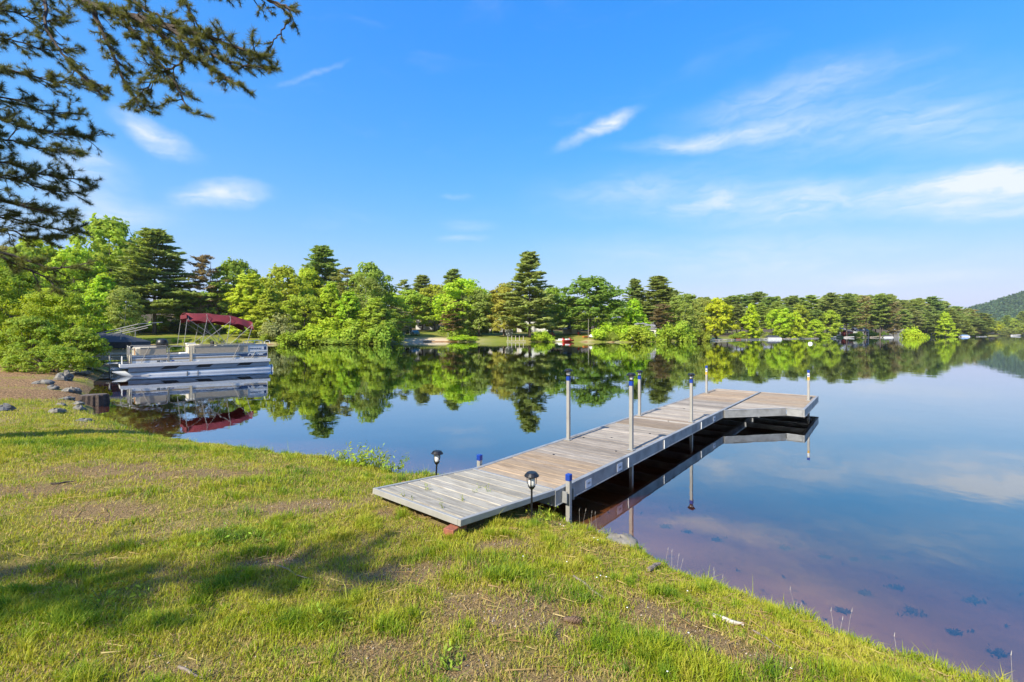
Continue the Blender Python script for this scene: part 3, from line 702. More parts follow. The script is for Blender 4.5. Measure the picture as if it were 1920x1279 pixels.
def rail(parent, u0, v0, u1, v1, name='side_rail', z=DZ, t=.045, h=FH, label=None, m='alu_dark'):
    """channel rail with a top lip and a bottom lip between two dock points"""
    a = Vector((u0, -v0, 0)); b_ = Vector((u1, -v1, 0)); d = (b_-a); L = d.length; ang = math.atan2(d.y, d.x)
    b = MB().box(0, L, -t/2, t/2, -h+.012, -.012).box(-.002, L+.002, -t/2-.004, t/2+.004, -.012, .004).box(-.002, L+.002, -t/2-.006, t/2+.006, -h, -h+.014)
    o = link(name, b.mesh(name, M[m]), parent, (a.x, a.y, z)); o.rotation_euler = (0, 0, ang)
    if label: o['label'] = label
    return bevelled(o, .003)
rail(dock, 0.0, 1.203, 3.05, 1.203); rail(dock, 3.056, 1.203, 6.5, 1.203); rail(dock, 0.0, .017, 3.05, .017); rail(dock, 3.056, .017, 6.5, .017); rail(dock, 6.506, .017, 10.5, .017)
rail(dock, 6.51, 1.203, 10.47, 1.203, 'center_rail'); rail(dock, 6.53, 1.24, 7.69, 2.22, 'corner_rail'); rail(dock, 7.70, 2.245, 7.70, 2.54, 'corner_rail'); rail(dock, 7.68, 2.563, 10.5, 2.563)
rail(dock, 10.497, .045, 10.497, 2.535, 'end_rail'); rail(dock, .025, .045, .025, 1.175, 'end_rail')
for k in range(13):
    uu = .55+k*.8; v1 = 1.17 if uu < 7.9 else 2.53
    b = MB().box(uu-.03, uu+.03, -v1, -.045, DZ-FH+.01, DZ-.045); o = b.build('cross_beam', M['alu_dark'], dock)
# stickers and joint straps on the rail that faces the open water
for uu, wd, hh in [(.62, .13, .09), (1.42, .15, .10), (5.75, .16, .10)]:
    MB().box(uu, uu+wd, -1.2312, -1.2285, DZ-.135, DZ-.135+hh).build('sticker', M['sticker'], dock)
    MB().box(uu+wd*.3, uu+wd*.8, -1.2324, -1.2314, DZ-.10, DZ-.075).build('sticker_print', M['alu_dark'], dock)
for uu in (3.05, 1.75, 4.95): MB().box(uu, uu+.014, -1.238, -1.226, DZ-.150, DZ-.02).build('joint_strap', M['white'], dock)
for uu, vv in [(2.62, .55), (3.3, .9), (3.9, .3), (4.55, .75), (1.2, .4), (6.2, .5), (5.6, 1.12), (1.9, .98), (2.35, .2)]:
    MB().lathe([(.016, DZ-.004), (.016, DZ+.003), (.009, DZ+.005)], (uu, -vv), 7).build('bolt', M['black_metal'], dock)
def post(u, v, ztop, zbot, light=False, sticker=False, cap_h=.055, tilt=(0, 0), m='alu'):
    b = MB().box(-.025, .025, -.025, .025, zbot, ztop-cap_h)
    o = link('post', b.mesh('post', M[m]), dock, (u, -v, 0)); bevelled(o, .004); o.rotation_euler = (tilt[0], tilt[1], 0)
    c = link('post_cap', MB().box(-.0285, .0285, -.0285, .0285, ztop-cap_h-.012, ztop).mesh('post_cap', M['blue']), o); bevelled(c, .005)
    if zbot < .2 and zbot > -5 and v > 0 and v < 2.6 and ztop > .7:
        s = MB().box(-.045, .045, -.045, .045, DZ+.001, DZ+.010); link('post_sleeve', s.mesh('post_sleeve', M['alu_dark']), o)
    if sticker:
        for sy in (0, 1):
            bb = MB().box(-.0275, -.0255, -.021, .021, ztop-.16, ztop-.085) if sy else MB().box(-.021, .021, -.0275, -.0255, ztop-.16, ztop-.085)
            link('label_strip', bb.mesh('label_strip', M['sticker']), o)
            bb = MB().box(-.0285, -.0278, -.018, .018, ztop-.138, ztop-.108) if sy else MB().box(-.018, .018, -.0285, -.0278, ztop-.138, ztop-.108)
            link('label_print', bb.mesh('label_print', M['blue']), o)
            bb = MB().box(-.0275, -.0255, -.021, .021, ztop-.245, ztop-.175) if sy else MB().box(-.021, .021, -.0275, -.0255, ztop-.245, ztop-.175)
            link('warning_sticker', bb.mesh('warning_sticker', M['yellow']), o)
    return o
POSTS = [(2.06, .10, 1.345), (2.09, 1.12, 1.335), (4.74, .10, 1.16), (4.72, 1.12, 1.155)]
for (u, v, zt) in POSTS: post(u, v, zt, -.8)
post(9.2, .12, 1.125, -1.0, sticker=True); post(9.36, 2.48, 1.11, -1.0, sticker=True)
post(.2, 1.262, .50, -.25, cap_h=.06); post(.2, -.045, .49, -.25, cap_h=.06)
for uu in (.13, .27): MB().box(uu-.006, uu+.006, -1.285, -1.226, DZ-.15, DZ-.03).build('post_bracket', M['alu_dark'], dock)
# lanterns on the post tops
def lantern(loc, label, sc=1.0, stake=None, group='solar lanterns on the dock posts', tilt=0.0):
    r = empty('solar_lantern' if stake is None else 'path_light', loc, wr.random(), label, 'lantern', group)
    z0 = 0 if stake is None else stake
    if stake is not None: MB().tube([(0, 0, -.08), (0, 0, z0+.002)], .0095, 8).build('stake', M['black_metal'], r)
    MB().lathe([(.010, z0), (.022, z0+.012), (.036*sc, z0+.034*sc)] if stake is not None else [(.026, z0), (.028, z0+.012), (.02, z0+.015)], n=10).build('lantern_base', M['black_metal'], r)
    zb = z0+(.030*sc if stake is not None else .014); zt = z0+(.125*sc if stake is not None else .078)
    MB().lathe([(.024*sc, zb), (.030*sc, zb+.02), (.032*sc, zt)], n=12).build('lantern_glass', M['glass_white'], r, smooth=True)
    b = MB()
    for k in range(4):
        t = k*math.pi/2+.4; c, s = math.cos(t), math.sin(t)
        b.tube([(c*.022*sc, s*.022*sc, zb-.006), (c*.043*sc, s*.043*sc, zb+.03), (c*.045*sc, s*.045*sc, zt+.002)], .0036, 5)
    b.build('lantern_frame', M['black_metal'], r)
    MB().lathe([(.068*sc, zt), (.070*sc, zt+.006), (.050*sc, zt+.030*sc), (.044*sc, zt+.034*sc), (.042*sc, zt+.036*sc)], n=16).build('lantern_hood', M['black_metal'], r)
    r.rotation_euler[1] = tilt; return r
LL = ['solar lantern on the left post nearest the shore', 'solar lantern on the right dock post nearest the shore, standing in front of the others', 'solar lantern on the second left dock post, behind the near right one', 'solar lantern on the second right dock post, near the angled platform corner']
for (u, v, zt), l in zip(POSTS, LL): lantern(tuple(dk(u, v, zt)), l)
p = dk(-.6, 1.36); zg = hz(p.x, p.y); lantern((p.x, p.y, zg), 'black solar path light in the grass at the right edge of the ramp', 1.0, .73-zg-.165, 'solar path lights beside the ramp')
p = dk(-.43, -.15); zg = hz(p.x, p.y); lantern((p.x, p.y, zg), 'black solar path light leaning at the water on the left of the ramp', 1.0, .65-zg-.165, 'solar path lights beside the ramp', .05)
# ramp
RL = 1.40; RT = math.atan2(.125, RL)
ramp = empty('dock_ramp', tuple(dk(.02, 0, DZ+.004)), DROT, 'pale grey plank ramp sloping from the lawn down to the dock', 'ramp')
ramp.rotation_euler = (0, RT, DROT); ramp_ref[0] = ramp
mr = plank_mesh(1.14, .152)
RW = [(.63, .595, .50), (.60, .565, .47), (.67, .63, .535)]
for k in range(8):
    u1 = -.035-k*.163; plank(ramp, u1-.156, u1, .04, 1.18, .0, RW, mr)
plank(ramp, -RL+.028, -.035-8*.163, .04, 1.18, .0, RW)
def rrail(b, nm): return bevelled(b.build(nm, M['alu'], ramp), .003)
rrail(MB().box(-RL, 0, -.036, 0, -.048, .006), 'frame_rail'); rrail(MB().box(-RL, 0, -1.22, -1.184, -.048, .006), 'frame_rail')
rrail(MB().box(-RL, -RL+.026, -1.183, -.037, -.048, .006), 'frame_rail'); rrail(MB().box(-.03, 0, -1.183, -.037, -.048, .007), 'hinge_bar')
for k in range(3): MB().box(-.35-k*.4, -.30-k*.4, -1.183, -.037, -.047, -.036).build('cross_beam', M['alu_dark'], ramp)
bp = dk(-RL+.06, 1.12); bz = hz(bp.x, bp.y)
bk = empty('brick', (bp.x, bp.y, bz-.03), DROT+.2); tag(bk, 'red brick block propping the near corner of the ramp', 'brick')
for k in range(2):
    bevelled(MB().box(-.10, .10, -.05, .05, k*.05, k*.05+.047).build('brick_course', M['brick'], bk), .004)

# ------------------------------------------------------------------ moored pontoon boat
BO = Vector((-18.15, 21.3, 0)); BR = math.atan2(.678, .735)
boat = empty('pontoon_boat', tuple(BO), BR, 'white and beige pontoon boat with dark red canopy moored at the left shore', 'boat')
boat.rotation_euler = (0, R(-.5), BR)
M['hull'] = pbr('pontoon_metal', (.62, .63, .64), .42, metal=.1, var=.08, scale=2)
M['boat_white'] = pbr('boat_white', (.82, .81, .78), .4, var=.05)
M['beige'] = pbr('beige_panel', (.52, .43, .31), .5, var=.08)
M['cream'] = pbr('cream_vinyl', (.74, .66, .50), .45, var=.06)
M['navy'] = pbr('navy_stripe', (.02, .05, .13), .35, var=.1)
M['tan'] = pbr('tan_stripe', (.52, .40, .26), .4, var=.08)
M['greyblue'] = pbr('greyblue_stripe', (.34, .36, .39), .4, var=.08)
M['rust'] = pbr('tan_interior', (.48, .22, .07), .6, var=.1)
M['maroon'] = pbr('maroon_canvas', (.15, .010, .016), .8, var=.2, scale=4, bump=.3, bscale=9)
M['deck'] = pbr('deck_carpet', (.30, .26, .22), .95, var=.15, scale=30)
M['cover'] = pbr('charcoal_cover', (.045, .048, .055), .8, var=.2, scale=2, bump=.4, bscale=5)
M['shade_seat'] = pbr('shade_and_seat_black', (.022, .02, .02), .7, var=.1)  # near-black for painted-in shade of openings and carport, and helm seat vinyl
def pontoon_tube(y, nm='pontoon'):
    b = MB(); n = 14; rings = []
    for (x, r, z, sq) in [(-.42, .02, .23, .25), (-.30, .055, .195, .5), (0, .15, .10, .75), (.45, .235, .015, .92), (.95, .29, -.04, 1), (6.2, .29, -.04, 1), (6.32, .25, -.04, 1), (6.36, .12, -.04, 1)]:
        rings.append([(x, y+r*sq*math.sin(2*math.pi*k/n), z+r*math.cos(2*math.pi*k/n)) for k in range(n)])
    vs = [p for r_ in rings for p in r_]; fs = []
    for i in range(len(rings)-1):
        for k in range(n): fs.append((i*n+k, i*n+(k+1) % n, (i+1)*n+(k+1) % n, (i+1)*n+k))
    fs += [tuple(range(n))[::-1], tuple(range(len(rings)*n-n, len(rings)*n))]
    b.add(vs, fs); o = b.build(nm, M['hull'], boat, smooth=True)
    e = o.modifiers.new('edge', 'EDGE_SPLIT'); e.split_angle = R(40)
    return o
for y in (.30, 2.12): 
    p_ = pontoon_tube(y)
    MB().box(-.25, .95, y-.30, y-.285, .035, .05).build('spray_strake', M['hull'], p_)
    for xx in (2.4, 2.85): MB().box(xx, xx+.06, y-.296, y-.28, -.02, .10).build('hull_tab', M['alu_dark'], p_)
    MB().tube([(6.37, y, -.04), (6.40, y, -.04)], .285, 14).build('end_cap', M['boat_white'], p_)
MB().box(-.12, 6.22, .02, 2.40, .45, .52).build('deck', M['deck'], boat)
tr = MB().box(-.12, 6.25, -.01, .018, .42, .585).box(-.12, 6.25, 2.402, 2.43, .42, .585).box(-.15, -.122, -.01, 2.43, .42, .56).box(6.222, 6.26, .02, 2.40, .42, .56)
bevelled(tr.build('deck_trim', M['boat_white'], boat), .006)
MB().box(.15, 6.2, .05, .07, .20, .42).build('side_skirt', M['greyblue'], boat)
for xx in (1.35, 2.75, 4.6):  # dark slabs proud of the skirt paint in the shade of its openings
    MB().add([(xx, .044, .27), (xx+.62, .044, .27), (xx+.82, .044, .415), (xx+.2, .044, .415), (xx, .049, .27), (xx+.62, .049, .27), (xx+.82, .049, .415), (xx+.2, .049, .415)],
             [(0, 1, 2, 3), (7, 6, 5, 4), (0, 4, 5, 1), (1, 5, 6, 2), (2, 6, 7, 3), (3, 7, 4, 0)]).build('opening_shade', M['shade_seat'], boat)
for k in range(7): MB().box(.3+k*.9, .38+k*.9, .08, 2.34, .26, .448).build('cross_beam', M['alu_dark'], boat)
Z0, Z1, Z2 = .60, .98, 1.40
def side_panels(y, s):
    """fence along one side; s = -1 near side (faces -y), +1 far side"""
    def pan(x0, x1, z0, z1, m, nm, off=0.0, th=.008):
        ya = y+s*off; return MB().box(x0, x1, min(ya, ya+s*th), max(ya, ya+s*th), z0, z1).build(nm, M[m], boat)
    for (x0, x1) in ((.30, 1.64), (1.70, 2.54), (2.66, 6.1)): pan(x0, x1, Z0, Z1, 'boat_white', 'fence_panel')
    pan(.60, 1.60, Z1+.02, Z2-.05, 'beige', 'upper_panel'); pan(2.74, 5.15, Z1+.02, Z2-.05, 'beige', 'upper_panel'); pan(5.15, 6.1, Z1+.002, Z2-.02, 'boat_white', 'stern_panel')
    for (x0, x1) in ((.30, 1.64), (1.70, 2.54), (2.66, 4.9)):
        pan(x0, x1, .87, .905, 'greyblue', 'stripe', .008, .002); pan(x0, x1, .845, .868, 'navy', 'stripe', .008, .002); pan(x0, x1, .715, .80, 'tan', 'stripe', .008, .002)
    yo = y+s*.0105; ya, yb = (yo, yo+s*.002)
    MB().add([(x, yy, z) for yy in (ya, yb) for (x, z) in ((4.85, .74), (6.1, .74), (6.1, .905), (4.62, .905))], [(0, 1, 2, 3), (7, 6, 5, 4), (0, 4, 5, 1), (1, 5, 6, 2), (2, 6, 7, 3), (3, 7, 4, 0)]).build('navy_wedge', M['navy'], boat)
    pan(4.95, 6.05, .665, .725, 'tan', 'stripe', .008, .002)
    pan(5.25, 5.86, 1.165, 1.175, 'navy', 'pinstripe', .008, .0015) if s > 0 else None
    yt = y+s*.014
    b = MB()
    for (x0, x1) in ((.28, 1.66), (2.64, 6.12)):
        b.tube([(x0, yt, .585), (x0, yt, Z2-.10), (x0+.08, yt, Z2), (x1-.08, yt, Z2), (x1, yt, Z2-.10), (x1, yt, .585)], .019, 8)
        b.tube([(x0, yt, Z1), (x1, yt, Z1)], .016, 6)
    b.tube([(5.15, yt, Z1), (5.15, yt, Z2)], .012, 6)
    b.build('fence_rail', M['alu'], boat)
    b = MB().tube([(1.71, yt, .62), (1.71, yt, Z2-.12), (1.78, yt, Z2-.03), (2.46, yt, Z2-.03), (2.53, yt, Z2-.12), (2.53, yt, .62), (1.71, yt, .62)], .016, 8).tube([(1.71, yt, Z1), (2.53, yt, Z1)], .014, 6)
    b.build('side_gate', M['alu'], boat)
side_panels(.045, -1); side_panels(2.375, 1)
# bow fence and gate
b = MB()
for (y0, y1) in ((.06, .85), (1.55, 2.36)):
    b.tube([(.22, y0, .585), (.22, y0, Z2-.08), (.22, y0+.06, Z2), (.22, y1-.06, Z2), (.22, y1, Z2-.08), (.22, y1, .585)], .018, 8).tube([(.22, y0, Z1), (.22, y1, Z1)], .014, 6)
b.build('bow_rail', M['alu'], boat)
for (y0, y1) in ((.08, .84), (1.57, 2.34)): MB().box(.225, .235, y0, y1, .62, Z1-.02).build('fence_panel', M['cream'], boat)
b = MB().tube([(-.05, .35, .56), (-.05, .35, .92), (-.05, .95, .92), (-.05, .95, .56)], .017, 8).tube([(-.05, .65, .56), (-.05, .65, .92)], .014, 6).tube([(-.05, 1.1, .56), (-.05, 1.1, .80), (-.05, 1.6, .80), (-.05, 1.6, .56)], .015, 8)
b.build('bow_ladder', M['white'], boat)
# seats, console, motor
def seat(x0, x1, y0, y1, back, nm='bench_seat'):
    s_ = bevelled(MB().box(x0, x1, y0, y1, .52, .86).build(nm, M['cream'], boat), .03)
    if back == 'y0': bevelled(MB().box(x0, x1, y0, y0+.14, .861, 1.33).build('seat_back', M['cream'], s_), .03)
    if back == 'y1': bevelled(MB().box(x0, x1, y1-.14, y1, .861, 1.33).build('seat_back', M['cream'], s_), .03)
    if back == 'x1': bevelled(MB().box(x1-.16, x1, y0, y1, .861, 1.36).build('seat_back', M['cream'], s_), .03)
    return s_
seat(.42, 1.5, .10, .68, 'y0'); seat(.42, 1.5, 1.75, 2.32, 'y1'); seat(2.9, 4.6, .10, .70, 'y0'); seat(5.2, 5.85, .3, 2.1, 'x1'); seat(3.9, 4.9, 1.75, 2.32, 'y1')
MB().box(.40, .405, .12, .60, .99, 1.30).build('lounge_end', M['rust'], boat); MB().box(.62, 1.0, .104, .108, 1.02, 1.30).build('lounge_end', M['rust'], boat)
co = bevelled(MB().box(2.62, 3.22, 1.35, 2.1, .52, 1.42).build('console', M['cream'], boat), .04)
MB().box(2.60, 3.0, 1.40, 2.05, 1.421, 1.50).build('dashboard', M['white'], co)
b = MB(); b.tube([(3.20+.08*0, 1.72+.17*math.cos(t), 1.52+.17*math.sin(t)) for t in np.linspace(0, 6.283, 15)], .014, 6); b.build('steering_wheel', M['black'], co)
hs_ = MB().lathe([(.05, .52), (.05, .85), (.27, .86), (.27, .98), (.22, 1.0)], (3.55, 1.72), 10).build('helm_seat', M['beige'], boat)
bevelled(MB().box(3.72, 3.84, 1.46, 1.98, .97, 1.58).build('seat_back', M['shade_seat'], hs_), .05)
gr = MB().lathe([(.24, 1.30), (.27, 1.42), (.27, 1.52), (.23, 1.66), (.12, 1.73), (.02, 1.745)], (1.62, 2.15), 14).build('grill', M['black'], boat, smooth=True)
MB().tube([(1.62, 2.15, .52), (1.62, 2.15, 1.30)], .03, 8).build('grill_stand', M['black_metal'], gr)
bevelled(MB().box(2.15, 2.5, .25, .7, .52, 1.05).build('cooler_box', M['white'], boat), .03)
b = MB()
for (x0, x1, y) in ((5.0, 5.95, .30), (6.0, 6.25, .10), (6.0, 6.25, 2.3)):
    b.tube([(x0, y, Z2), (x0, y, Z2+.12), (x0+.08, y, Z2+.19), (x1-.08, y, Z2+.19), (x1, y, Z2+.12), (x1, y, Z2)], .017, 8)
b.build('stern_rail', M['white'], boat)
# canopy
cn = MB(); NXC, NYC = 13, 9; xs = np.linspace(2.45, 5.45, NXC); top = np.interp(xs, [2.45, 2.9, 3.4, 4.1, 4.8, 5.45], [3.09, 3.12, 3.10, 3.05, 2.94, 2.68])
vs = []
for i in range(NXC):
    sag = .05*math.sin(math.pi*((xs[i]-2.45)/1.0 % 1))
    for j in range(NYC):
        t = j/(NYC-1)*2-1; drop = .12*abs(t)**2+(.36 if abs(t) > .99 else 0)*(1 if 0 < i < NXC-1 else 1)+(.05*math.sin(xs[i]*6.2) if abs(t) > .99 else 0)
        vs.append((xs[i], 1.21+1.17*min(1, abs(t)*1.02)*(1 if t > 0 else -1), top[i]-drop-sag*(1-t*t)))
nv = len(vs); vs2 = vs+[(x, y*0+1.21+(y-1.21)*.985, z-.025) for (x, y, z) in vs]; fs = []
for i in range(NXC-1):
    for j in range(NYC-1):
        a = i*NYC+j; q = (a, a+NYC, a+NYC+1, a+1); fs.append(q); fs.append(tuple(x+nv for x in q[::-1]))
for i in range(NXC-1):
    for j in (0, NYC-1): a = i*NYC+j; fs.append((a, a+NYC, a+NYC+nv, a+nv))
for j in range(NYC-1):
    for i in (0, NXC-1): a = i*NYC+j; fs.append((a, a+1, a+1+nv, a+nv))
# front and back valances hang down
vs3 = []; 
for (xe, zt, dz_) in ((2.45, top[0], .22), (5.45, top[-1], .06)):
    pass
ca = MB().add(vs2, fs).build('canopy', M['maroon'], boat, smooth=True)
b = MB()
for j in range(8):
    y0 = .06+j*.2875
    b.add([(2.44, y0, 2.78), (2.44, y0+.2875, 2.78), (2.45, y0+.2875, 2.99), (2.45, y0, 2.99), (2.43, y0, 2.78), (2.43, y0+.2875, 2.78), (2.43, y0+.2875, 2.99), (2.43, y0, 2.99)], [(0, 1, 2, 3), (7, 6, 5, 4), (0, 4, 5, 1), (2, 6, 7, 3)])
b.build('canopy_valance', M['maroon'], ca)
b = MB()
for y in (.05, 2.37):
    for (p0, p1) in (((2.45, 2.72), (2.30, 1.40)), ((2.5, 2.72), (4.15, 1.40)), ((3.3, 2.80), (4.15, 1.40)), ((4.15, 1.40), (4.35, 2.70)), ((4.35, 2.65), (2.9, 1.40)), ((5.35, 2.45), (4.3, 1.40)), ((5.40, 2.45), (5.10, 1.42)), ((3.05, 1.40), (3.3, 2.78))):
        b.tube([(p0[0], y, p0[1]), (p1[0], y, p1[1])], .013, 6)
for (xx, zz) in ((2.5, 2.95), (3.3, 3.03), (4.35, 2.93), (5.38, 2.56)):
    b.tube([(xx, .05, zz-.24), (xx, .12, zz-.05), (xx, 1.21, zz-.01), (xx, 2.30, zz-.05), (xx, 2.37, zz-.24)], .013, 6)
b.build('canopy_frame', M['alu'], boat)
b = MB()
for (a_, c_) in (((.95, Z2), (.62, .62)), ((4.75, Z2), (4.42, .62)), ((5.5, Z1), (5.3, .62))): b.tube([(a_[0], .012, a_[1]), (c_[0], .012, c_[1])], .012, 6)
b.build('mooring_strap', M['alu'], boat)
def text(s, name, size, loc, rot, m, parent, shear=0, ext=.001, align='LEFT', sx=1.0):
    cu = bpy.data.curves.new(name, 'FONT'); cu.body = s; cu.size = size; cu.shear = shear; cu.extrude = ext; cu.align_x = align; cu.align_y = 'BOTTOM'; cu.offset = size*.035
    cu.materials.append(M[m]); cu.resolution_u = 2
    tmp = bpy.data.objects.new(name, cu); COL.objects.link(tmp); bpy.context.view_layer.update()
    me = bpy.data.meshes.new_from_object(tmp.evaluated_get(bpy.context.evaluated_depsgraph_get())); me.materials.clear(); me.materials.append(M[m]); bpy.data.objects.remove(tmp)
    o = bpy.data.objects.new(name, me); COL.objects.link(o); o.parent = parent; o.location = loc; o.rotation_euler = rot; o.scale = (sx, 1, 1); return o
text('Fisher', 'maker_lettering', .25, (5.12, .0275, .755), (R(90), 0, 0), 'white', boat, .35, sx=1.35)
text('FREEDOM 240 DLX', 'model_lettering', .085, (5.22, .034, 1.12), (R(90), 0, 0), 'navy', boat, .1, sx=.82)
MB().box(5.18, 6.0, .0345, .036, 1.085, 1.095).build('pinstripe', M['navy'], boat); MB().box(5.94, 6.06, .033, .036, 1.08, 1.26).build('emblem', M['navy'], boat)
text('ME 1709 PH', 'hull_number', .105, (1.22, .0345, .608), (R(90), 0, 0), 'black', boat, sx=.95)
MB().box(1.80, 1.90, .0335, .036, .615, .69).build('registration_sticker', M['blue'], boat)

# covered pontoon boat lying behind, its walkway, small shore things
cb = empty('covered_boat', (-28.4, 26.3, 0), .28, 'boat under a charcoal mooring cover behind the bow of the canopy boat', 'boat')
for y in (.3, 2.0):
    MB().tube([(0, y, -.02), (5.2, y, -.02)], [.28, .28], 12).build('pontoon', M['hull'], cb)
MB().box(-.1, 5.4, 0, 2.3, .42, .54).build('deck', M['alu_dark'], cb)
b = MB()
for y in (.0, 2.3):
    for z in (.75, .98): b.tube([(0, y, z), (5.3, y, z)], .03, 6)
    for k in range(5): b.tube([(.05+k*1.3, y, .54), (.05+k*1.3, y, 1.5)], .028, 6)
b.build('fence_rail', M['alu'], cb)
MB().box(0, 5.3, .05, .06, .6, .95).build('fence_panel', M['hull'], cb)
cv = MB().add([(-.1, -.06, 1.12), (5.4, -.06, 1.12), (5.4, 2.36, 1.12), (-.1, 2.36, 1.12), (-.1, -.06, 1.52), (5.4, -.06, 1.52), (5.4, 2.36, 1.52), (-.1, 2.36, 1.52), (.9, 1.15, 2.05), (4.3, 1.15, 2.05)],
              [(0, 1, 5, 4), (1, 2, 6, 5), (2, 3, 7, 6), (3, 0, 4, 7), (4, 5, 9, 8), (5, 6, 9), (6, 7, 8, 9), (7, 4, 8), (3, 2, 1, 0)]).build('mooring_cover', M['cover'], cb)
b = MB()
for y in (.3, 2.0):
    b.tube([(2.6, y, 1.75), (5.6, y, 2.62)], .03, 6); b.tube([(3.1, y, 1.75), (5.4, y, 2.42)], .025, 6); b.tube([(4.7, y, 1.6), (4.7, y, 2.3)], .022, 6)
b.tube([(5.6, .3, 2.62), (6.6, 1.0, 2.75)], .022, 6); b.build('folded_canopy_frame', M['alu'], cb)
wk = empty('walkway', (-24.6, 22.6, 0), .10, 'narrow aluminium walkway running behind the shore bush to the boats', 'walkway')
b = MB()
for k in range(26): 
    o = link('plank', (pmw := MB().box(0, .20, 0, .95, .46, .50).mesh('plank', M['wood'])) if k == 0 else pmw, wk, (k*.212, 0, 0)); o.color = (.6, .58, .52, 1)
MB().box(0, 5.5, -.045, -.002, .34, .505).build('side_rail', M['alu'], wk); MB().box(0, 5.5, .952, .995, .34, .505).build('side_rail', M['alu'], wk)
for k in range(4):
    for y in (-.08, 1.03): MB().box(.1+k*1.7, .15+k*1.7, y-.025, y+.025, -.8, .95).build('post', M['alu'], wk)

# ------------------------------------------------------------------ rocks, stump, sticks on the bank
def rock(px, py, wpx, hpx, label, m='rock', seed=0, z=.1, group='stones edging the shore', name='rock', dep=.8):
    p = gnd(px, py, z); Wd = wpx/F*p.y*.85; Hd = hpx/F*p.y*.8
    g = np.random.default_rng(900+seed); bm_v = []; n1, n2 = 16, 10; fs = []
    for i in range(n2):
        ph = math.pi*i/(n2-1)
        for k in range(n1):
            t = 2*math.pi*k/n1; nzv = 1+.40*(vnoise(np.array([1.3*math.cos(t)+5+seed]), np.array([1.3*math.sin(t)+ph]), seed)[0]-.5)*2+.26*(vnoise(np.array([3.1*math.cos(t)+9+seed]), np.array([3.1*math.sin(t)+2.2*ph]), seed+5)[0]-.5)*2
            bm_v.append((math.cos(t)*math.sin(ph)*nzv*Wd/2, math.sin(t)*math.sin(ph)*nzv*Wd/2*dep, math.cos(ph)*nzv*Hd*.5+Hd*.22))
    for i in range(n2-1):
        for k in range(n1): fs.append((i*n1+k, (i+1)*n1+k, (i+1)*n1+(k+1) % n1, i*n1+(k+1) % n1))
    me = bpy.data.meshes.new(name); me.from_pydata(bm_v, [], fs); me.materials.append(M[m]); me.polygons.foreach_set('use_smooth', [seed % 4 == 3]*len(fs)); me.update()
    o = link(name, me, None, (p.x, p.y, hz(p.x, p.y)-.03)); o.rotation_euler = (0, 0, seed*1.7); return tag(o, label, 'rock', group)
RK = [(86, 683, 34, 14, 'flat pale stone lying farthest back on the mulch'), (120, 712, 36, 26, 'upright grey stone beside the mulch patch'), (78, 722, 34, 14, 'low tan stone at the edge of the mulch'), (101, 728, 26, 14, 'small tan stone in front of the upright grey stone'),
      (133, 728, 30, 18, 'rounded stone at the water behind the stump'), (145, 748, 34, 14, 'pale blue grey flat stone at the water edge left of the stump'), (108, 772, 30, 20, 'grey stone with a mossy cap standing in the grass edge'),
      (150, 758, 26, 18, 'mossy stone at the waterline below the stump'), (160, 785, 34, 12, 'small mossy stone where the grass meets the water'), (6, 775, 44, 22, 'dark grey boulder at the left edge of the lawn'), (140, 700, 60, 12, 'reddish flat rubble by the bush'),
      (115, 755, 20, 10, 'light pebble on the mulch edge'), (125, 742, 30, 12, 'whitish stone on the shore beside the pale blue one')]
for i, (px, py, wp, hp, l) in enumerate(RK): rock(px, py, wp, hp, l, 'rock_dark' if 'dark' in l else 'rock', i, .3)
rock(1163, 1010, 74, 36, 'pale boulder set in the bank right of the dock', 'rock', 31, .18); rock(1105, 985, 40, 10, 'small pale stone under the grass beside the dock post', 'rock', 33, .1)
rock(1195, 1042, 36, 10, 'flat stone half buried in the bank below the pale boulder', 'rock', 35, .15)
sp = gnd(177, 757, 0)
st = empty('tree_stump', (sp.x, sp.y, -.12), .5, 'dark cut log section standing in the shallow water', 'stump')
b = MB(); vs = []; fs = []; n = 34
for i, (zz, rr) in enumerate([(0, .345), (.12, .325), (.26, .31), (.36, .305), (.385, .285)]):
    for k in range(n): t = 2*math.pi*k/n; r_ = rr*(1+.07*math.sin(5*t)+.05*(-1)**k+.03*math.sin(11*t+3*zz)); vs.append((r_*math.cos(t), r_*.8*math.sin(t), zz))
for i in range(4):
    for k in range(n): fs.append((i*n+k, i*n+(k+1) % n, (i+1)*n+(k+1) % n, (i+1)*n+k))
b.add(vs, fs); b.build('bark', M['twig'], st); MB().lathe([(.275, .372), (.27, .388)], n=22).build('cut_face', M['bark'], st).scale = (1.04, .83, 1)
def stick(px0, py0, px1, py1, r, label, m='stick', name='stick', z=.45, dz=0):
    p0, p1 = gnd(px0, py0, z), gnd(px1, py1, z); q = []
    for t in (0, .35, .7, 1): p = p0.lerp(p1, t); q.append((p.x+.01*math.sin(7*t), p.y, hz(p.x, p.y)+r+.012+dz*t))
    o = MB().tube(q, [r, r*1.05, r*.9, r*.6], 7).build(name, M[m]); return tag(o, label, 'stick', 'fallen sticks on the bank')
stick(1334, 1154, 1392, 1166, .013, 'short bleached white stick lying on the right bank', z=.3)
stick(1412, 1178, 1476, 1222, .006, 'thin dry twig on the straw of the right bank', 'dead', z=.3)
stick(520, 1050, 575, 1072, .005, 'thin forked twig in the middle of the lawn', 'dead'); stick(335, 1250, 378, 1272, .006, 'orange brown twig near the lower left of the lawn', 'dead')
stick(1075, 1075, 1135, 1118, .008, 'grey weathered twig below the pale boulder', 'dead', z=.35); stick(95, 905, 140, 898, .01, 'dark broken twig on the left lawn', 'twig'); stick(1216, 1080, 1236, 1060, .016, 'weathered wood chunk poking from the bank', 'dead', z=.2, dz=.03)
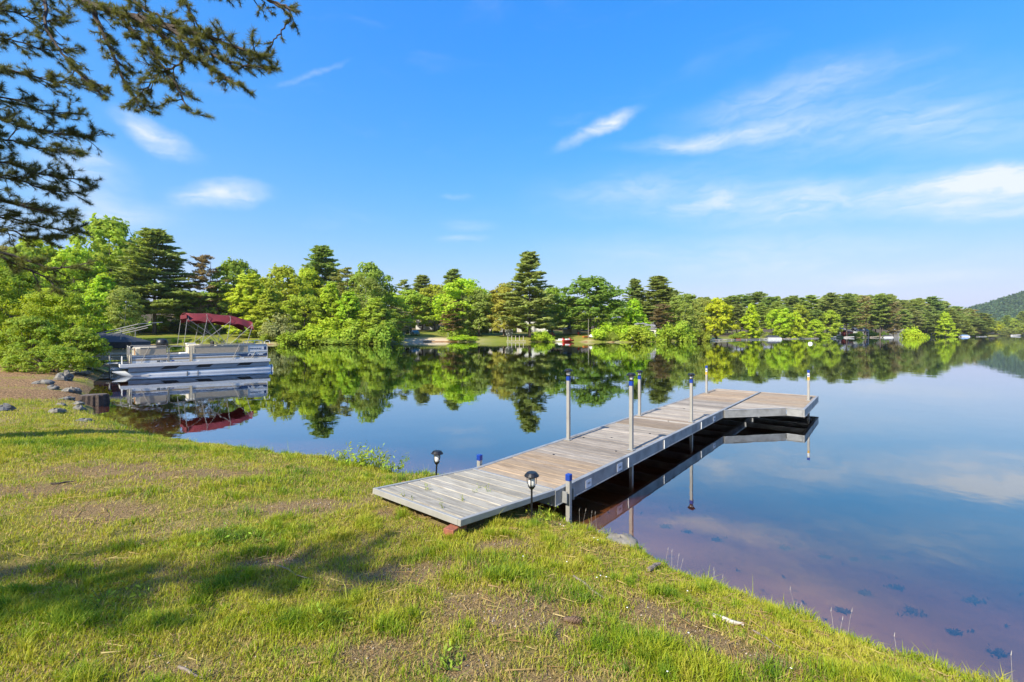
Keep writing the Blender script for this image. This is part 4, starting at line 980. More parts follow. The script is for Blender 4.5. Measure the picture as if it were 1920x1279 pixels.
# pine cone
pc = gnd(1073, 1147, .42); o = empty('pine_cone', (pc.x, pc.y, hz(pc.x, pc.y)+.022), .5, 'open brown pine cone lying on the bare soil patch', 'pine cone'); o.rotation_euler = (0, R(80), R(-25))
core = MB().lathe([(.004, -.055), (.013, -.045), (.016, 0), (.010, .045), (.003, .06)], n=8).build('core', M['cone'], o)
sc_m = MB().add([(0, -.008, 0), (0, .008, 0), (.020, .009, .006), (.024, 0, .010), (.020, -.009, .006), (.02, 0, .002)], [(0, 1, 2, 3, 4), (0, 4, 5), (1, 5, 2), (2, 5, 3), (3, 5, 4)]).mesh('scale', M['cone'])
for k in range(52):
    z = -.05+.105*k/51; a = k*2.4; s_ = link('scale', sc_m, o, (0, 0, z)); s_.rotation_euler = (0, R(-25+10*(z/.05)), a); f = .6+.5*math.sin(math.pi*(k+4)/58); s_.scale = (f, f, f)

# ------------------------------------------------------------------ leafy bushes on the near left shore
def bush(px, py, topy, D, wpx, n, leaf, col, label, seed):
    x = (px-CX)/F*D; z0 = hz(x, D); Ht = CAMH-(topy-HY)/F*D-z0; Wd = wpx/F*D/2
    g = np.random.default_rng(seed); Cs = []; T = []; Ns = []; nc = 170
    for i in range(nc):
        ang = g.random()*6.283; t = g.random()**.8; r = Wd*(1-t**2.2)**.5*(.35+.65*g.random()**.5)
        c = np.array([r*np.cos(ang), r*np.sin(ang)*.8, .12*Ht+.84*Ht*t]); rr = (.11+.17*g.random())*min(Wd, Ht)*.8
        m = n//nc; p = unit(m, g)*(rr*g.random(m)**.4)[:, None]; p[:, 2] = p[:, 2]*.55-.25*np.hypot(p[:, 0], p[:, 1])
        Ns.append(p/(np.linalg.norm(p, axis=1, keepdims=True)+1e-9)*.6+np.array([np.cos(ang), np.sin(ang), .3])*.4)
        Cs.append(c+p); T.append(np.clip(.5+.35*(g.random()-.5)+.5*(g.random(m)-.5), 0, 1))
    C = np.concatenate(Cs); t = np.concatenate(T); C[:, 2] = np.maximum(C[:, 2], .06)
    V, Q, _ = leaves(C, leaf, t, up=.4, aspect=.55, N=np.concatenate(Ns))
    r = empty('shrub', (x, D, z0-.03), 0, label, 'shrub')
    o = link('foliage', np_mesh('foliage', V, Q, M['leaf'], {'tint': ('FACE', t)}), r); o.color = (*GREEN[col], 1)
    b = MB(); rr = random.Random(seed)
    for k in range(14):
        a = rr.random()*6.28; l = Wd*rr.uniform(.3, .85); h = Ht*rr.uniform(.5, .9)
        b.tube([(.15*math.cos(a), .15*math.sin(a), -.05), (l*.4*math.cos(a), l*.3*math.sin(a), h*.55), (l*math.cos(a), l*.8*math.sin(a), h)], [.035, .022, .008], 5, False)
    b.build('stem', M['bark'], r)
bush(110, 690, 536, 23.5, 165, 17000, .062, 'mid', 'big leafy green shore bush beside the bow of the canopy boat', 1)
bush(20, 690, 500, 24.5, 190, 17000, .064, 'green', 'tall leafy bush cut by the left edge behind the mulch', 2)
bush(150, 690, 610, 21.5, 85, 8000, .058, 'green', 'lower green bush overhanging the water by the boat bow', 3)
bush(55, 690, 590, 21.5, 140, 12000, .060, 'green', 'dense dark low bush behind the mulch bank', 4)
bush(95, 698, 648, 19.5, 150, 9000, .05, 'green', 'low ground hugging bush in front of the big shore bush', 6)
bush(-70, 700, 470, 23, 220, 9000, .07, 'mid', 'leafy bush just beyond the left edge of the view', 5)

# ------------------------------------------------------------------ the near pine whose boughs hang into the picture
pine = empty('pine_tree', (-9.6, 5.0, .3), 0, 'near red pine at the left whose dark boughs hang across the sky', 'tree')
PB = Vector((-9.6, 5.0, .3)); pr = random.Random(21); gN = np.random.default_rng(33)
MB().tube([(0, 0, -.4), (.02, 0, 1), (.06, .05, 4), (0, .1, 8), (-.05, .05, 12), (0, 0, 15.5)], [.36, .30, .26, .20, .12, .03], 12).build('trunk', M['bark'], pine)
TUFTS = []                                  # (point, direction, size)
def spline(pts, n):
    pts = [Vector(p) for p in pts]; P = [pts[0]*2-pts[1]]+pts+[pts[-1]*2-pts[-2]]; out = []
    for i in range(1, len(P)-2):
        for k in range(n):
            t = k/n; a, b, c, d = P[i-1], P[i], P[i+1], P[i+2]
            out.append(.5*((2*b)+(c-a)*t+(2*a-5*b+4*c-d)*t*t+(3*b-a-3*c+d)*t**3))
    return out+[pts[-1]]
def bough(pts, r0, dens=1.0, tw=.6, start=.25, droop=-.12, name='bough', tuft=.085, vis=None):
    q = spline(pts, 7); n = len(q); mb = MB(); L = [0]
    for i in range(1, n): L.append(L[-1]+(q[i]-q[i-1]).length)
    q = [p+Vector((pr.uniform(-1, 1), pr.uniform(-1, 1), pr.uniform(-1, 1)))*.012 for p in q]
    mb.tube(q, [r0*(1-.86*l/L[-1])+.004 for l in L], 6, False)
    s = start*L[-1]; side = 1
    while s < L[-1]:
        i = max(k for k in range(n) if L[k] <= s); i = min(i, n-2); f = (s-L[i])/(L[i+1]-L[i]); p = q[i].lerp(q[i+1], f); d = (q[i+1]-q[i]).normalized()
        lat = d.cross(Vector((0, 0, 1))); lat = lat.normalized() if lat.length > .05 else Vector((1, 0, 0))
        side = -side; td = (d*pr.uniform(.5, 1.0)+lat*side*pr.uniform(.25, .9)+Vector((0, 0, pr.uniform(-.45, .35)+droop))).normalized()
        l = tw*pr.uniform(.35, 1.15)*(1-.45*s/L[-1])
        twig(mb, p, td, l, .009, 1, tuft); s += pr.uniform(.055, .12)/dens
    for k in range(3): TUFTS.append((q[-1], (q[-1]-q[-2]).normalized(), tuft))
    o = mb.build(name, M['twig'], pine); o.location = -PB; return o
def twig(mb, p, d, l, r, lev, tuft):
    k = 4; pts = [p]
    for i in range(k):
        d = (d+Vector((pr.uniform(-.28, .28), pr.uniform(-.28, .28), pr.uniform(-.20, .22)+.03))).normalized(); pts.append(pts[-1]+d*l/k)
    mb.tube(pts, [r, r*.85, r*.7, r*.55, r*.4], 4, False)
    for i in range(1, k+1):
        if lev > 0 and l > .16 and pr.random() < .75:
            e = (d+Vector((pr.uniform(-.9, .9), pr.uniform(-.9, .9), pr.uniform(-.7, .6)))).normalized()
            twig(mb, pts[i], e, l*pr.uniform(.28, .5), r*.6, lev-1, tuft)
        if i >= 2 and pr.random() < (.34 if lev else .24): TUFTS.append((pts[i], d, tuft*pr.uniform(.6, 1.05)))
    TUFTS.append((pts[-1], d, tuft*pr.uniform(.75, 1.1)))
def tp(z): return PB+Vector((.05, .06, z))
main = [tp(7.2), at(60, -60, 6.9), at(160, 5, 6.5), at(270, 35, 6.3), at(375, 66, 6.1), at(487, 103, 5.8)]
bough(main, .075, 1.4, .55, .42, tuft=.098)
for pts, r in [([at(170, 8, 6.5), at(208, 95, 6.4), at(240, 165, 6.3), at(266, 205, 6.2)], .03),
               ([at(215, 22, 6.4), at(285, 100, 6.2), at(330, 160, 6.1), at(352, 205, 6.0)], .028),
               ([at(250, 30, 6.3), at(330, 85, 6.2), at(400, 130, 6.05), at(455, 165, 5.9)], .030),
               ([at(300, 45, 6.2), at(370, 85, 6.1), at(425, 115, 5.95), at(505, 130, 5.8)], .028),
               ([at(330, 50, 6.2), at(345, 110, 6.1), at(300, 140, 6.15), at(262, 180, 6.2)], .016)]:
    bough(pts, r, 1.45, .36, .15, tuft=.09)
bough([tp(7.9), at(120, -120, 6.6), at(330, -45, 6.2), at(450, -12, 6.0), at(520, 5, 5.8), at(560, 25, 5.7)], .05, .8, .42, .55, tuft=.072)
bough([at(500, -2, 5.85), at(545, 30, 5.75), at(525, 62, 5.75), at(500, 96, 5.8)], .012, .7, .16, .3, tuft=.06)
bough([at(300, -60, 6.2), at(345, 0, 6.1), at(370, 45, 6.05), at(392, 62, 6.0)], .016, 1.0, .3, .2)
bough([at(215, -40, 6.4), at(262, 10, 6.3), at(300, 30, 6.2), at(340, 42, 6.2)], .03, 1.0, .4, .1)
bough([tp(6.6), at(30, -40, 7.2), at(90, 60, 7.0), at(140, 130, 6.9), at(196, 185, 6.8)], .045, .85, .45, .4, tuft=.082)
bough([at(140, 125, 6.9), at(165, 150, 6.85), at(190, 160, 6.8), at(205, 165, 6.8)], .014, 1.0, .25, .1)
for i, (x0, y0, x1, y1, x2, y2, zt) in enumerate([(-120, 20, 10, 20, 120, 40, 5.9), (-120, 60, 20, 75, 130, 95, 5.6), (-140, 120, 10, 130, 165, 160, 5.3), (-120, 170, 20, 185, 130, 215, 5.0), (-140, 205, 10, 225, 172, 258, 4.8), (-120, 245, 10, 262, 150, 285, 4.6),
                                             (-140, 290, 10, 305, 155, 338, 4.3), (-120, 325, 20, 335, 150, 362, 4.2), (-140, 360, 0, 375, 140, 400, 3.9), (-120, 395, 20, 410, 148, 432, 3.6), (-100, 425, 10, 430, 95, 448, 3.5)]):
    dd = 8.1+.35*math.sin(i*2.1)
    bough([tp(zt-.3), at(x0, y0, dd-.8), at(x1, y1, dd), at((x1+x2)/2, (y1+y2)/2+6, dd+.2), at(x2, y2, dd+.3)], .034, 1.45, .62, .24, .02, tuft=.115)
bough([tp(2.6), at(-120, 455, 6.4), at(20, 478, 6.7), at(90, 502, 6.9), at(135, 500, 7.0), at(172, 492, 7.1)], .035, 1.0, .5, .45, -.15, tuft=.10)
bough([at(-20, 470, 6.6), at(40, 500, 6.7), at(85, 520, 6.8), at(118, 548, 6.9)], .018, 1.1, .4, .2, -.2, tuft=.10)
bough([tp(9.5), (-11.5, 7.0, 10.5), (-13, 8.5, 11)], .04, .5, .8, .3); bough([tp(10.5), (-7.6, 7.0, 11.5), (-6.2, 8.0, 12.0)], .04, .5, .8, .3)
bough([tp(12), (-10.6, 3.4, 13), (-11.2, 2.2, 13.4)], .03, .5, .8, .2); bough([tp(13.5), (-8.9, 6.0, 14.6), (-8.4, 6.6, 15)], .03, .5, .6, .2)
def needles(parent, B0, col):
    P = np.array([t[0] for t in TUFTS]); D_ = np.array([t[1] for t in TUFTS]); Sz = np.array([t[2] for t in TUFTS]); nn = 40; n = len(P)
    a = unit(n*nn, gN)+np.repeat(D_, nn, 0)*.75; a /= np.linalg.norm(a, axis=1, keepdims=True)
    b = np.cross(a, unit(n*nn, gN)); b /= np.linalg.norm(b, axis=1, keepdims=True)
    ln = np.repeat(Sz, nn)*(.6+.5*gN.random(n*nn)); base = np.repeat(P, nn, 0)+a*.004-np.repeat(D_, nn, 0)*(.06*gN.random(n*nn))[:, None]
    wd = .0027
    V = np.stack([base-b*wd, base+b*wd, base+a*ln[:, None]], 1).reshape(-1, 3)-np.array(B0)
    tt = np.clip(np.repeat(.25+.6*gN.random(n), nn)+.3*(gN.random(n*nn)-.5), 0, 1)
    o = link('needles', np_mesh('needles', V, np.arange(3*n*nn).reshape(-1, 3), M['needle'], {'tint': ('FACE', tt)}), parent); o.color = (*col, 1); o['kind'] = 'stuff'
    print('TUFTS', n)
needles(pine, PB, (.15, .165, .06))
# a second, smaller pine stands outside the view at the left; its low bough shades a band of the lawn
TUFTS.clear(); PB = Vector((-10.4, -2.2, .4)); pine = empty('pine_tree', tuple(PB), 0, 'small pine just outside the left edge whose low bough shades the lawn', 'tree')
MB().tube([(0, 0, -.4), (.03, 0, 2), (0, .05, 4), (.03, 0, 5.6)], [.17, .14, .10, .03], 9).build('trunk', M['bark'], pine)
bough([tp(4.1), (-9.0, -2.0, 4.9), (-7.6, -1.75, 5.1), (-6.2, -1.5, 5.2), (-4.6, -1.3, 5.3)], .035, 2.0, .9, .12, 0, tuft=.14)
bough([tp(4.4), (-9.3, -2.6, 5.2), (-8.2, -2.5, 5.3), (-6.6, -2.1, 5.4)], .035, 1.8, .9, .12, 0, tuft=.14)
bough([tp(3.9), (-9.2, -1.9, 4.6), (-8.1, -1.5, 4.8), (-6.9, -1.0, 4.9)], .03, 1.6, .8, .12, 0, tuft=.13)
for k_ in range(5): a_ = 1.9+k_*.75; bough([tp(3.2+k_*.45), PB+Vector((math.cos(a_)*.8, math.sin(a_)*.8, 3.6+k_*.45)), PB+Vector((math.cos(a_)*1.6, math.sin(a_)*1.6, 3.8+k_*.45))], .03, .8, .6, .2, 0, tuft=.12)
needles(pine, PB, (.12, .15, .05))


# ------------------------------------------------------------------ grass, straw, weeds
def grass_mat():
    m, t, out = mat('grass')
    a = t.new('ShaderNodeAttribute', attribute_name='tint').outputs['Fac']
    c = t.ramp(a, [(0, (.07, .16, .012)), (.22, (.19, .30, .016)), (.5, (.37, .41, .022)), (.72, (.44, .39, .06)), (.86, (.50, .39, .15)), (1, (.30, .17, .07))])
    d = t.new('ShaderNodeBsdfPrincipled', i_Base_Color=c, i_Roughness=.5); d.inputs['Specular IOR Level'].default_value = .25
    tr_ = t.new('ShaderNodeBsdfTranslucent', i_Color=t.mix(1.0, c, (1.2, 1.15, .6, 1), 'MULTIPLY'))
    mx = t.new('ShaderNodeMixShader', i_0=.38, i_1=d.outputs[0], i_2=tr_.outputs[0]); t.put(out.inputs[0], mx.outputs[0]); return m
M['grass'] = grass_mat()
def blades(x, y, z, h, wd, lean, tint, g):
    n = len(x); az_ = g.random(n)*6.283; f = az_+1.57+g.normal(size=n)*.5
    dx, dy = np.cos(az_), np.sin(az_); wx, wy = np.cos(f)*wd, np.sin(f)*wd
    def pt(k, hh, ln, ww): return [np.stack([x+dx*ln*h+s*wx*ww, y+dy*ln*h+s*wy*ww, z+hh*h], 1) for s in (-1, 1)]
    a0, a1 = pt(0, -.04, 0, 1); b0, b1 = pt(0, .55*np.sqrt(np.clip(1-(lean*.4)**2, .05, 1)), lean*.35, .8)
    t_ = np.stack([x+dx*lean*h, y+dy*lean*h, z+h*np.sqrt(np.clip(1-lean**2, .02, 1))], 1)
    V = np.stack([a0, a1, b0, b1, t_], 1).reshape(-1, 3); b = np.arange(n)[:, None]*5
    Fc = np.concatenate([b+np.array([[0, 1, 3]]), b+np.array([[0, 3, 2]]), b+np.array([[2, 3, 4]])], 0)
    return V, Fc, np.concatenate([tint]*3)
gG = np.random.default_rng(77)
LUSH = [(880, 1035, .32, .16), (1080, 1095, .34, .16), (960, 1060, .25, .12), (1020, 1105, .22, .12), (450, 1005, .30, .12), (500, 900, .5, .16), (120, 830, 1.2, .4), (330, 830, .9, .25), (560, 1170, .3, .1), (280, 1180, .22, .1), (110, 1170, .5, .14), (1180, 1190, .4, .12), (1300, 1240, .4, .1), (1560, 1230, .4, .08), (560, 880, .5, .15)]
def scatter(n, x0, x1, y0, y1, cond):
    x = x0+(x1-x0)*gG.random(n); y = y0+(y1-y0)*gG.random(n); k = cond(x, y); return x[k], y[k]
ZONES = [(480000, -3.9, 3.9, 1.1, 4.2, 0), (380000, -9.5, 3.6, 1.2, 8.2, 1), (90000, -17, -3, 6.0, 12.5, 2), (16000, -27, -9, 10, 24, 3)]
ramp_o = np.array(dk(0, 0)); Vs = []; Fs = []; Ts = []; off = 0
for (n, x0, x1, y0, y1, zi) in ZONES:
    def cond(x, y):
        fr = (np.abs(x) < 1.125*y+2.1)
        if zi == 0: return fr & (np.hypot(x, y) <= 4.4)
        if zi == 1: return fr & (np.hypot(x, y) > 4.4)
        if zi == 2: return fr & (y > 6.0) & ~((x > -9.5) & (y < 8.2))
        return fr & (x < -10) & ~((x > -17) & (y < 12.5))
    x, y = scatter(n, x0, x1, y0, y1, cond); s = sdist(x, y); k = s > .015; x, y, s = x[k], y[k], s[k]
    ru = (x-ramp_o[0])*DU.x+(y-ramp_o[1])*DU.y; rv = (x-ramp_o[0])*DV.x+(y-ramp_o[1])*DV.y
    k = ~((ru > -1.36) & (ru < 1) & (rv > .03) & (rv < 1.19)); x, y, s = x[k], y[k], s[k]
    b_, mu_ = fields(x, y)
    lush = np.zeros_like(x)
    for (px, py, rx, ry) in LUSH: c = gnd(px, py, .42); lush = np.maximum(lush, ell(x, y, c, rx, ry))
    n1 = fbm(x*2.3, y*2.3, 41); n2 = fbm(x*7, y*7, 43, 3); n3 = fbm(x*16, y*16, 47, 2)
    lush = np.clip(lush*(.5+n1)+sstep(.58, .8, n2)*.7+np.exp(-(s/.16)**2)*.55, 0, 1)
    dens = np.clip(.78+1.3*(n2-.40)+.5*lush+.5*(n3-.5), .05, 1)*(1-.90*np.clip(b_*1.1-.05+.5*(n3-.5), 0, 1))*(1-.97*mu_)
    k = gG.random(len(x)) < dens; x, y, s, b_, lush, n1, n2, n3 = [q[k] for q in (x, y, s, b_, lush, n1, n2, n3)]; n = len(x)
    sc = [1, 1.35, 2.0, 3.0][zi]
    dead = gG.random(n) < np.clip(.34+.9*(.49-n1)+.7*(.5-n2)+.35*b_-.35*lush, .05, .88)
    h = (.022+.020*gG.random(n)+.06*lush*(.4+.6*gG.random(n))+.09*np.clip(n2-.52, 0, 1))*[1, 1.05, 1.2, 1.5][zi]
    h = np.where(dead, h*.85, h); h = np.where(gG.random(n) < .012, h*2.0, h)
    lean = np.clip(np.where(dead, .80+.19*gG.random(n), .28+.55*gG.random(n)), 0, .985)
    tint = np.where(dead, .70+.30*gG.random(n), np.clip(.50-.24*lush+.85*(n1-.5)+.55*(n3-.5)+.28*(gG.random(n)-.5), .04, .66))
    V, Fc, t3 = blades(x, y, height(x, y, s), h, (.0013+.0012*gG.random(n))*sc, lean, tint, gG)
    Vs.append(V); Fs.append(Fc+off); Ts.append(t3); off += len(V)
V = np.concatenate(Vs); Fc = np.concatenate(Fs); print('GRASS tris', len(Fc))
o = link('grass', np_mesh('grass', V, Fc, M['grass'], {'tint': ('FACE', np.concatenate(Ts))}))
tag(o, 'short patchy green and straw coloured grass covering the shore lawn', 'grass', kind='stuff')
# fallen pine needles and straw along the bank
n = 60000; x, y = scatter(n, -6, 3.4, 1.5, 8, lambda x, y: np.abs(x) < 1.125*y+1)
s = sdist(x, y); n1 = fbm(x*2.2, y*2.2, 71); k = (s > .04) & (gG.random(len(x)) < np.clip(1.2*np.exp(-((s-.45)/.35)**2)*(x > -.3)+.18+1.2*(n1-.55), .03, 1)*.55)
x, y, s = x[k], y[k], s[k]; n = len(x); az_ = gG.random(n)*6.283; L_ = .025+.045*gG.random(n); z = height(x, y, s)+.006+.022*gG.random(n)
dx, dy = np.cos(az_)*L_, np.sin(az_)*L_; wx, wy = -np.sin(az_)*.0014, np.cos(az_)*.0014
V = np.stack([np.stack([x-dx-wx, y-dy-wy, z], 1), np.stack([x-dx+wx, y-dy+wy, z], 1), np.stack([x+dx+wx, y+dy+wy, z+.012*(gG.random(n)-.3)], 1), np.stack([x+dx-wx, y+dy-wy, z+.004], 1)], 1).reshape(-1, 3)
o = link('pine_straw', np_mesh('pine_straw', V, np.arange(4*n).reshape(-1, 4), M['grass'], {'tint': ('FACE', .84+.16*gG.random(n))}))
tag(o, 'brown fallen pine needles and straw strewn over the bank', 'pine needles', kind='stuff')
# small pebbles and crumbs on the bare soil
n = 14000; x, y = scatter(n, -3.2, 3, 1.6, 5, lambda x, y: np.abs(x) < 1.125*y+.6); b_, mu_ = fields(x, y); k = (gG.random(len(x)) < np.clip(b_*1.3-.15, .02, 1)) & (sdist(x, y) > .15); x, y = x[k], y[k]; n = len(x)
r_ = .002+.006*gG.random(n)**3; z = height(x, y)+r_*.4; c = np.stack([x, y, z], 1)
oc = np.array([[1, 0, 0], [-1, 0, 0], [0, 1, 0], [0, -1, 0], [0, 0, .7], [0, 0, -.7]]); rot = gG.random(n)*6.28
V = (c[:, None, :]+(oc[None]*(r_[:, None, None]*(.7+.6*gG.random((n, 6, 1)))))).reshape(-1, 3)
of = np.array([[0, 2, 4], [2, 1, 4], [1, 3, 4], [3, 0, 4], [2, 0, 5], [1, 2, 5], [3, 1, 5], [0, 3, 5]])
o = link('pebbles', np_mesh('pebbles', V, (np.arange(n)[:, None, None]*6+of[None]).reshape(-1, 3), pbr('pebble', (.50, .42, .32), .9, var=.3, scale=40)))
tag(o, 'pale pebbles and crumbs on the bare soil patches', 'pebbles', kind='stuff')
# tall seed stalks along the water's edge
def stalks(px, py, hgt, k, label, lean=.12, z=.15):
    p = gnd(px, py, z); g = np.random.default_rng(px); mb = MB()
    for i in range(k):
        x, y = p.x+g.normal()*.03, p.y+g.normal()*.03; h = hgt*g.uniform(.7, 1.05); a = g.random()*6.28; z0 = hz(x, y)-.01
        l = lean*h*g.uniform(.3, 1.6); pts = [(x+math.cos(a)*l*t*t, y+math.sin(a)*l*t*t, z0+h*t) for t in (0, .35, .7, 1)]
        mb.tube(pts, [.0009, .0008, .0007, .0004], 4); mb.tube([pts[-1], (pts[-1][0]+.004, pts[-1][1], pts[-1][2]+.025)], [.0017, .0006], 4)
    o = mb.build('grass_stalk', M['stick']); tag(o, label, 'grass stalk', 'dry seed stalks along the water')
for px, py, h, k, l in [(1476, 1128, .24, 1, 'single tall seed stalk at the water right of the bank straw'), (1572, 1172, .20, 2, 'pair of thin seed stalks in front of the shallow water'), (1580, 1185, .17, 1, 'short seed stalk beside the pair at the shallows'),
                        (1895, 1262, .27, 1, 'tall bent seed stalk near the lower right corner'), (1690, 1205, .12, 1, 'short broken seed stalk in the shallows'), (1248, 1050, .15, 2, 'thin seed stalks below the pale boulder'), (1275, 1062, .15, 2, 'leaning seed stalks at the bank edge below the boulder'),
                        (1345, 1085, .13, 3, 'cluster of short seed stalks along the bank'), (1112, 985, .20, 2, 'thin stalks rising in front of the shaded water by the dock'), (1090, 975, .22, 2, 'thin stalks beside the short dock post'), (850, 893, .16, 3, 'whitish seed heads over the water left of the ramp'), (800, 888, .16, 2, 'seed stalks at the edge left of the ramp light'),
                        (1920, 1260, .22, 1, 'seed stalk at the right edge of the picture'), (1500, 1140, .13, 2, 'short stalks right of the single tall one')]: stalks(px, py, h, k, l)
# weeds growing up through the ramp and at the shore
M['weed'] = M['leaf']
def weed(P0, h, k, col, label, name='weed', leaf=.022, spread=.06, group=None, cat='weed'):
    g = np.random.default_rng(int(abs(P0[0])*1e4) % 9999); Cs = []; A = []; mb = MB()
    for i in range(k):
        a = g.random()*6.28; l = spread*g.random()**.5; hh = h*g.uniform(.45, 1); tip = Vector((math.cos(a)*l*1.5, math.sin(a)*l*1.5, hh)); b0 = Vector((math.cos(a)*l*.5, math.sin(a)*l*.5, -.01))
        mb.tube([b0, b0.lerp(tip, .5)+Vector((0, 0, hh*.08)), tip], [.0016, .0013, .0008], 4, False)
        for t in np.linspace(.25, 1, max(3, int(hh/.022))): p = b0.lerp(tip, t); Cs.append([p.x+g.normal()*leaf*.5, p.y+g.normal()*leaf*.5, p.z+g.normal()*leaf*.2])
    Cs = np.array(Cs); t = g.random(len(Cs)); V, Q, _ = leaves(Cs, leaf*.55, t, up=.5, aspect=.38)
    r = empty(name, tuple(P0), 0, label, cat, group)
    mb.build('stem', M['weedstem'], r); o = link('leaves', np_mesh('leaves', V, Q, M['leaf'], {'tint': ('FACE', t)}), r); o.color = (*GREEN[col], 1)
M['weedstem'] = pbr('weed_stem', (.12, .15, .03), .7, var=.2)
def onramp(px, py):
    D = 4.3
    for _ in range(12):
        p = at(px, py, D); u_ = (p-DS).dot(DU); z = DZ+.008-u_*(.125/RL); D = (CAMH-z)*F/(py-HY)
    return at(px, py, D)
for (px, py, h, k, l) in [(800, 918, .10, 5, 'thin grassy weed growing through the ramp near its shore end'), (916, 921, .08, 4, 'leafy weed sprouting in the middle of the ramp'), (899, 915, .06, 3, 'small weed left of the leafy one on the ramp'), (870, 938, .05, 4, 'low weed in a plank gap on the right of the ramp'),
                          (830, 952, .11, 3, 'tall thin blades growing through the ramp near its front edge'), (760, 930, .05, 3, 'tiny weed at the front left of the ramp'), (893, 924, .04, 3, 'tiny flat weed on the ramp'), (775, 935, .04, 3, 'tiny sprout on the ramp front edge')]:
    p = onramp(px, py); weed(p, h, k, 'olive', l, leaf=.020, spread=.035, group='weeds on the ramp')
def shoreweed(px, py, h, k, col, label, leaf, spread, z=.25, name='weed', group=None):
    p = gnd(px, py, z); weed((p.x, p.y, hz(p.x, p.y)), h, k, col, label, name, leaf, spread, group)
shoreweed(665, 872, .27, 36, 'mid', 'low leafy shrublet on the bank left of the ramp', .05, .26, .2, 'shrub'); shoreweed(700, 872, .25, 30, 'mid', 'bright leafy shrublet in the middle of the bank clump', .05, .2, .2, 'shrub'); shoreweed(735, 880, .30, 22, 'green', 'spiky taller shrublet nearest the ramp light', .045, .16, .2, 'shrub')
shoreweed(620, 866, .12, 26, 'green', 'small dark weed on the bank left of the shrublets', .04, .2, .2)
shoreweed(1018, 952, .15, 16, 'mid', 'leafy weed under the ramp corner beside the path light', .035, .12, .35); shoreweed(1050, 962, .09, 10, 'mid', 'trailing weed by the short dock post', .03, .1, .3)
for i, (px, py, w_) in enumerate([(450, 1000, .16), (480, 1010, .15), (420, 1012, .14), (520, 905, .2), (940, 1060, .12), (620, 1165, .08), (840, 1245, .07), (200, 1140, .14), (860, 870, .1)]):
    shoreweed(px, py, .07, 30, 'green', ['dark clover clump in the middle lawn', 'dark clover clump right of its twin in the middle lawn', 'dark clover clump left in the middle lawn', 'clover patch below the shrublets', 'clover tuft right of the ramp brick', 'pale leafy weed in the shaded lawn', 'green rosette weed on the bare soil near the bottom', 'broad leaved weed in the shade at the left', 'weed behind the ramp edge'][i], .03, w_, .42)
# tiny white flowers
fl = MB().lathe([(.002, 0), (.0055, .003), (.002, .005)], n=6).mesh('petals', M['white'])
for i, (px, py) in enumerate([(1125, 1066), (1136, 1068), (1118, 1070), (1050, 958), (1056, 962), (1113, 980), (1120, 984), (1288, 1080), (1175, 1132), (1482, 1243), (1770, 1247), (1250, 1262), (1062, 1042), (980, 1040), (1290, 1182)]):
    p = gnd(px, py, .40); r = empty('flower', (p.x, p.y, hz(p.x, p.y)), 0, 'tiny white wildflower in the grass right of the dock ramp', 'flower', 'white wildflowers in the grass')
    MB().tube([(0, 0, 0), (.003, 0, .05)], .0009, 4).build('stem', M['weedstem'], r); link('petals', fl, r, (.003, 0, .05)); 
# dark leaf litter lying on the sand under the water
n = 170; x, y = scatter(n*4, .5, 9, 1.5, 9, lambda x, y: np.ones_like(x, bool)); s = sdist(x, y); k = (s < -.35) & (s > -3.8); x, y, s = x[k][:n], y[k][:n], s[k][:n]; n = len(x)
Cs = []
for i in range(n):
    big = .010+.03*gG.random()**5; m = 4 if big < .03 else 9
    a = gG.normal(size=(m, 2))*big*np.array([1.4, .9]); Cs.append(np.stack([x[i]+a[:, 0], y[i]+a[:, 1], np.full(m, height(x[i:i+1], y[i:i+1], s[i:i+1])[0]+.012)+gG.random(m)*.01], 1))
for (px, py, sz) in [(1547, 1047, .09), (1472, 1030, .09), (1600, 1052, .06), (1710, 1150, .10), (1680, 1105, .09), (1620, 1115, .07), (1825, 1130, .1), (1247, 990, .08), (1290, 1000, .05), (1580, 1150, .06), (1870, 1230, .08), (1790, 1190, .06), (1345, 1015, .07), (1520, 1000, .07), (1660, 1050, .07)]:
    D = 4.5
    for _ in range(10): p = at(px, py, D); zz = hz(p.x, p.y); D = (CAMH-zz)*F/(py-HY)
    p = at(px, py, D); m = 60; a = gG.normal(size=(m, 2))*sz*np.array([.36, .24]); Cs.append(np.stack([p.x+a[:, 0], p.y+a[:, 1], p.z+.012+gG.random(m)*.02], 1))
Cs = np.concatenate(Cs); t = gG.random(len(Cs)); V, Q, _ = leaves(Cs, .014, t, up=3, aspect=.6)
o = link('leaf_litter', np_mesh('leaf_litter', V, Q, pbr('leaf_litter', (.028, .024, .02), .9, var=.3)))
tag(o, 'dark sunken leaves scattered on the sandy lake bottom', 'leaf litter', kind='stuff')

# ------------------------------------------------------------------ buildings and things on the far shore
M['wall_white'] = pbr('white_clapboard', (.62, .61, .57), .7, var=.06, scale=1); M['wall_beige'] = pbr('beige_siding', (.52, .46, .37), .7, var=.06, scale=1)
M['wall_grey'] = pbr('grey_siding', (.24, .24, .24), .8, var=.1, scale=1); M['wall_red'] = pbr('red_siding', (.34, .05, .03), .7, var=.1, scale=1)
M['roof_dark'] = pbr('dark_shingle', (.09, .085, .085), .9, var=.2, scale=3); M['roof_grey'] = pbr('grey_roof', (.22, .22, .23), .8, var=.2, scale=3)
M['window'] = pbr('window_glass', (.03, .035, .04), .08, var=.1); M['red'] = pbr('red_plastic', (.45, .03, .02), .35, var=.1); M['orange'] = pbr('orange_paint', (.55, .17, .04), .5, var=.12)
M['teal'] = pbr('teal_paint', (.02, .15, .17), .3, var=.1); M['tarp'] = pbr('pale_tarp', (.45, .47, .46), .6, var=.15, scale=2); M['boatblue'] = pbr('pale_blue_cover', (.20, .32, .52), .6, var=.1)
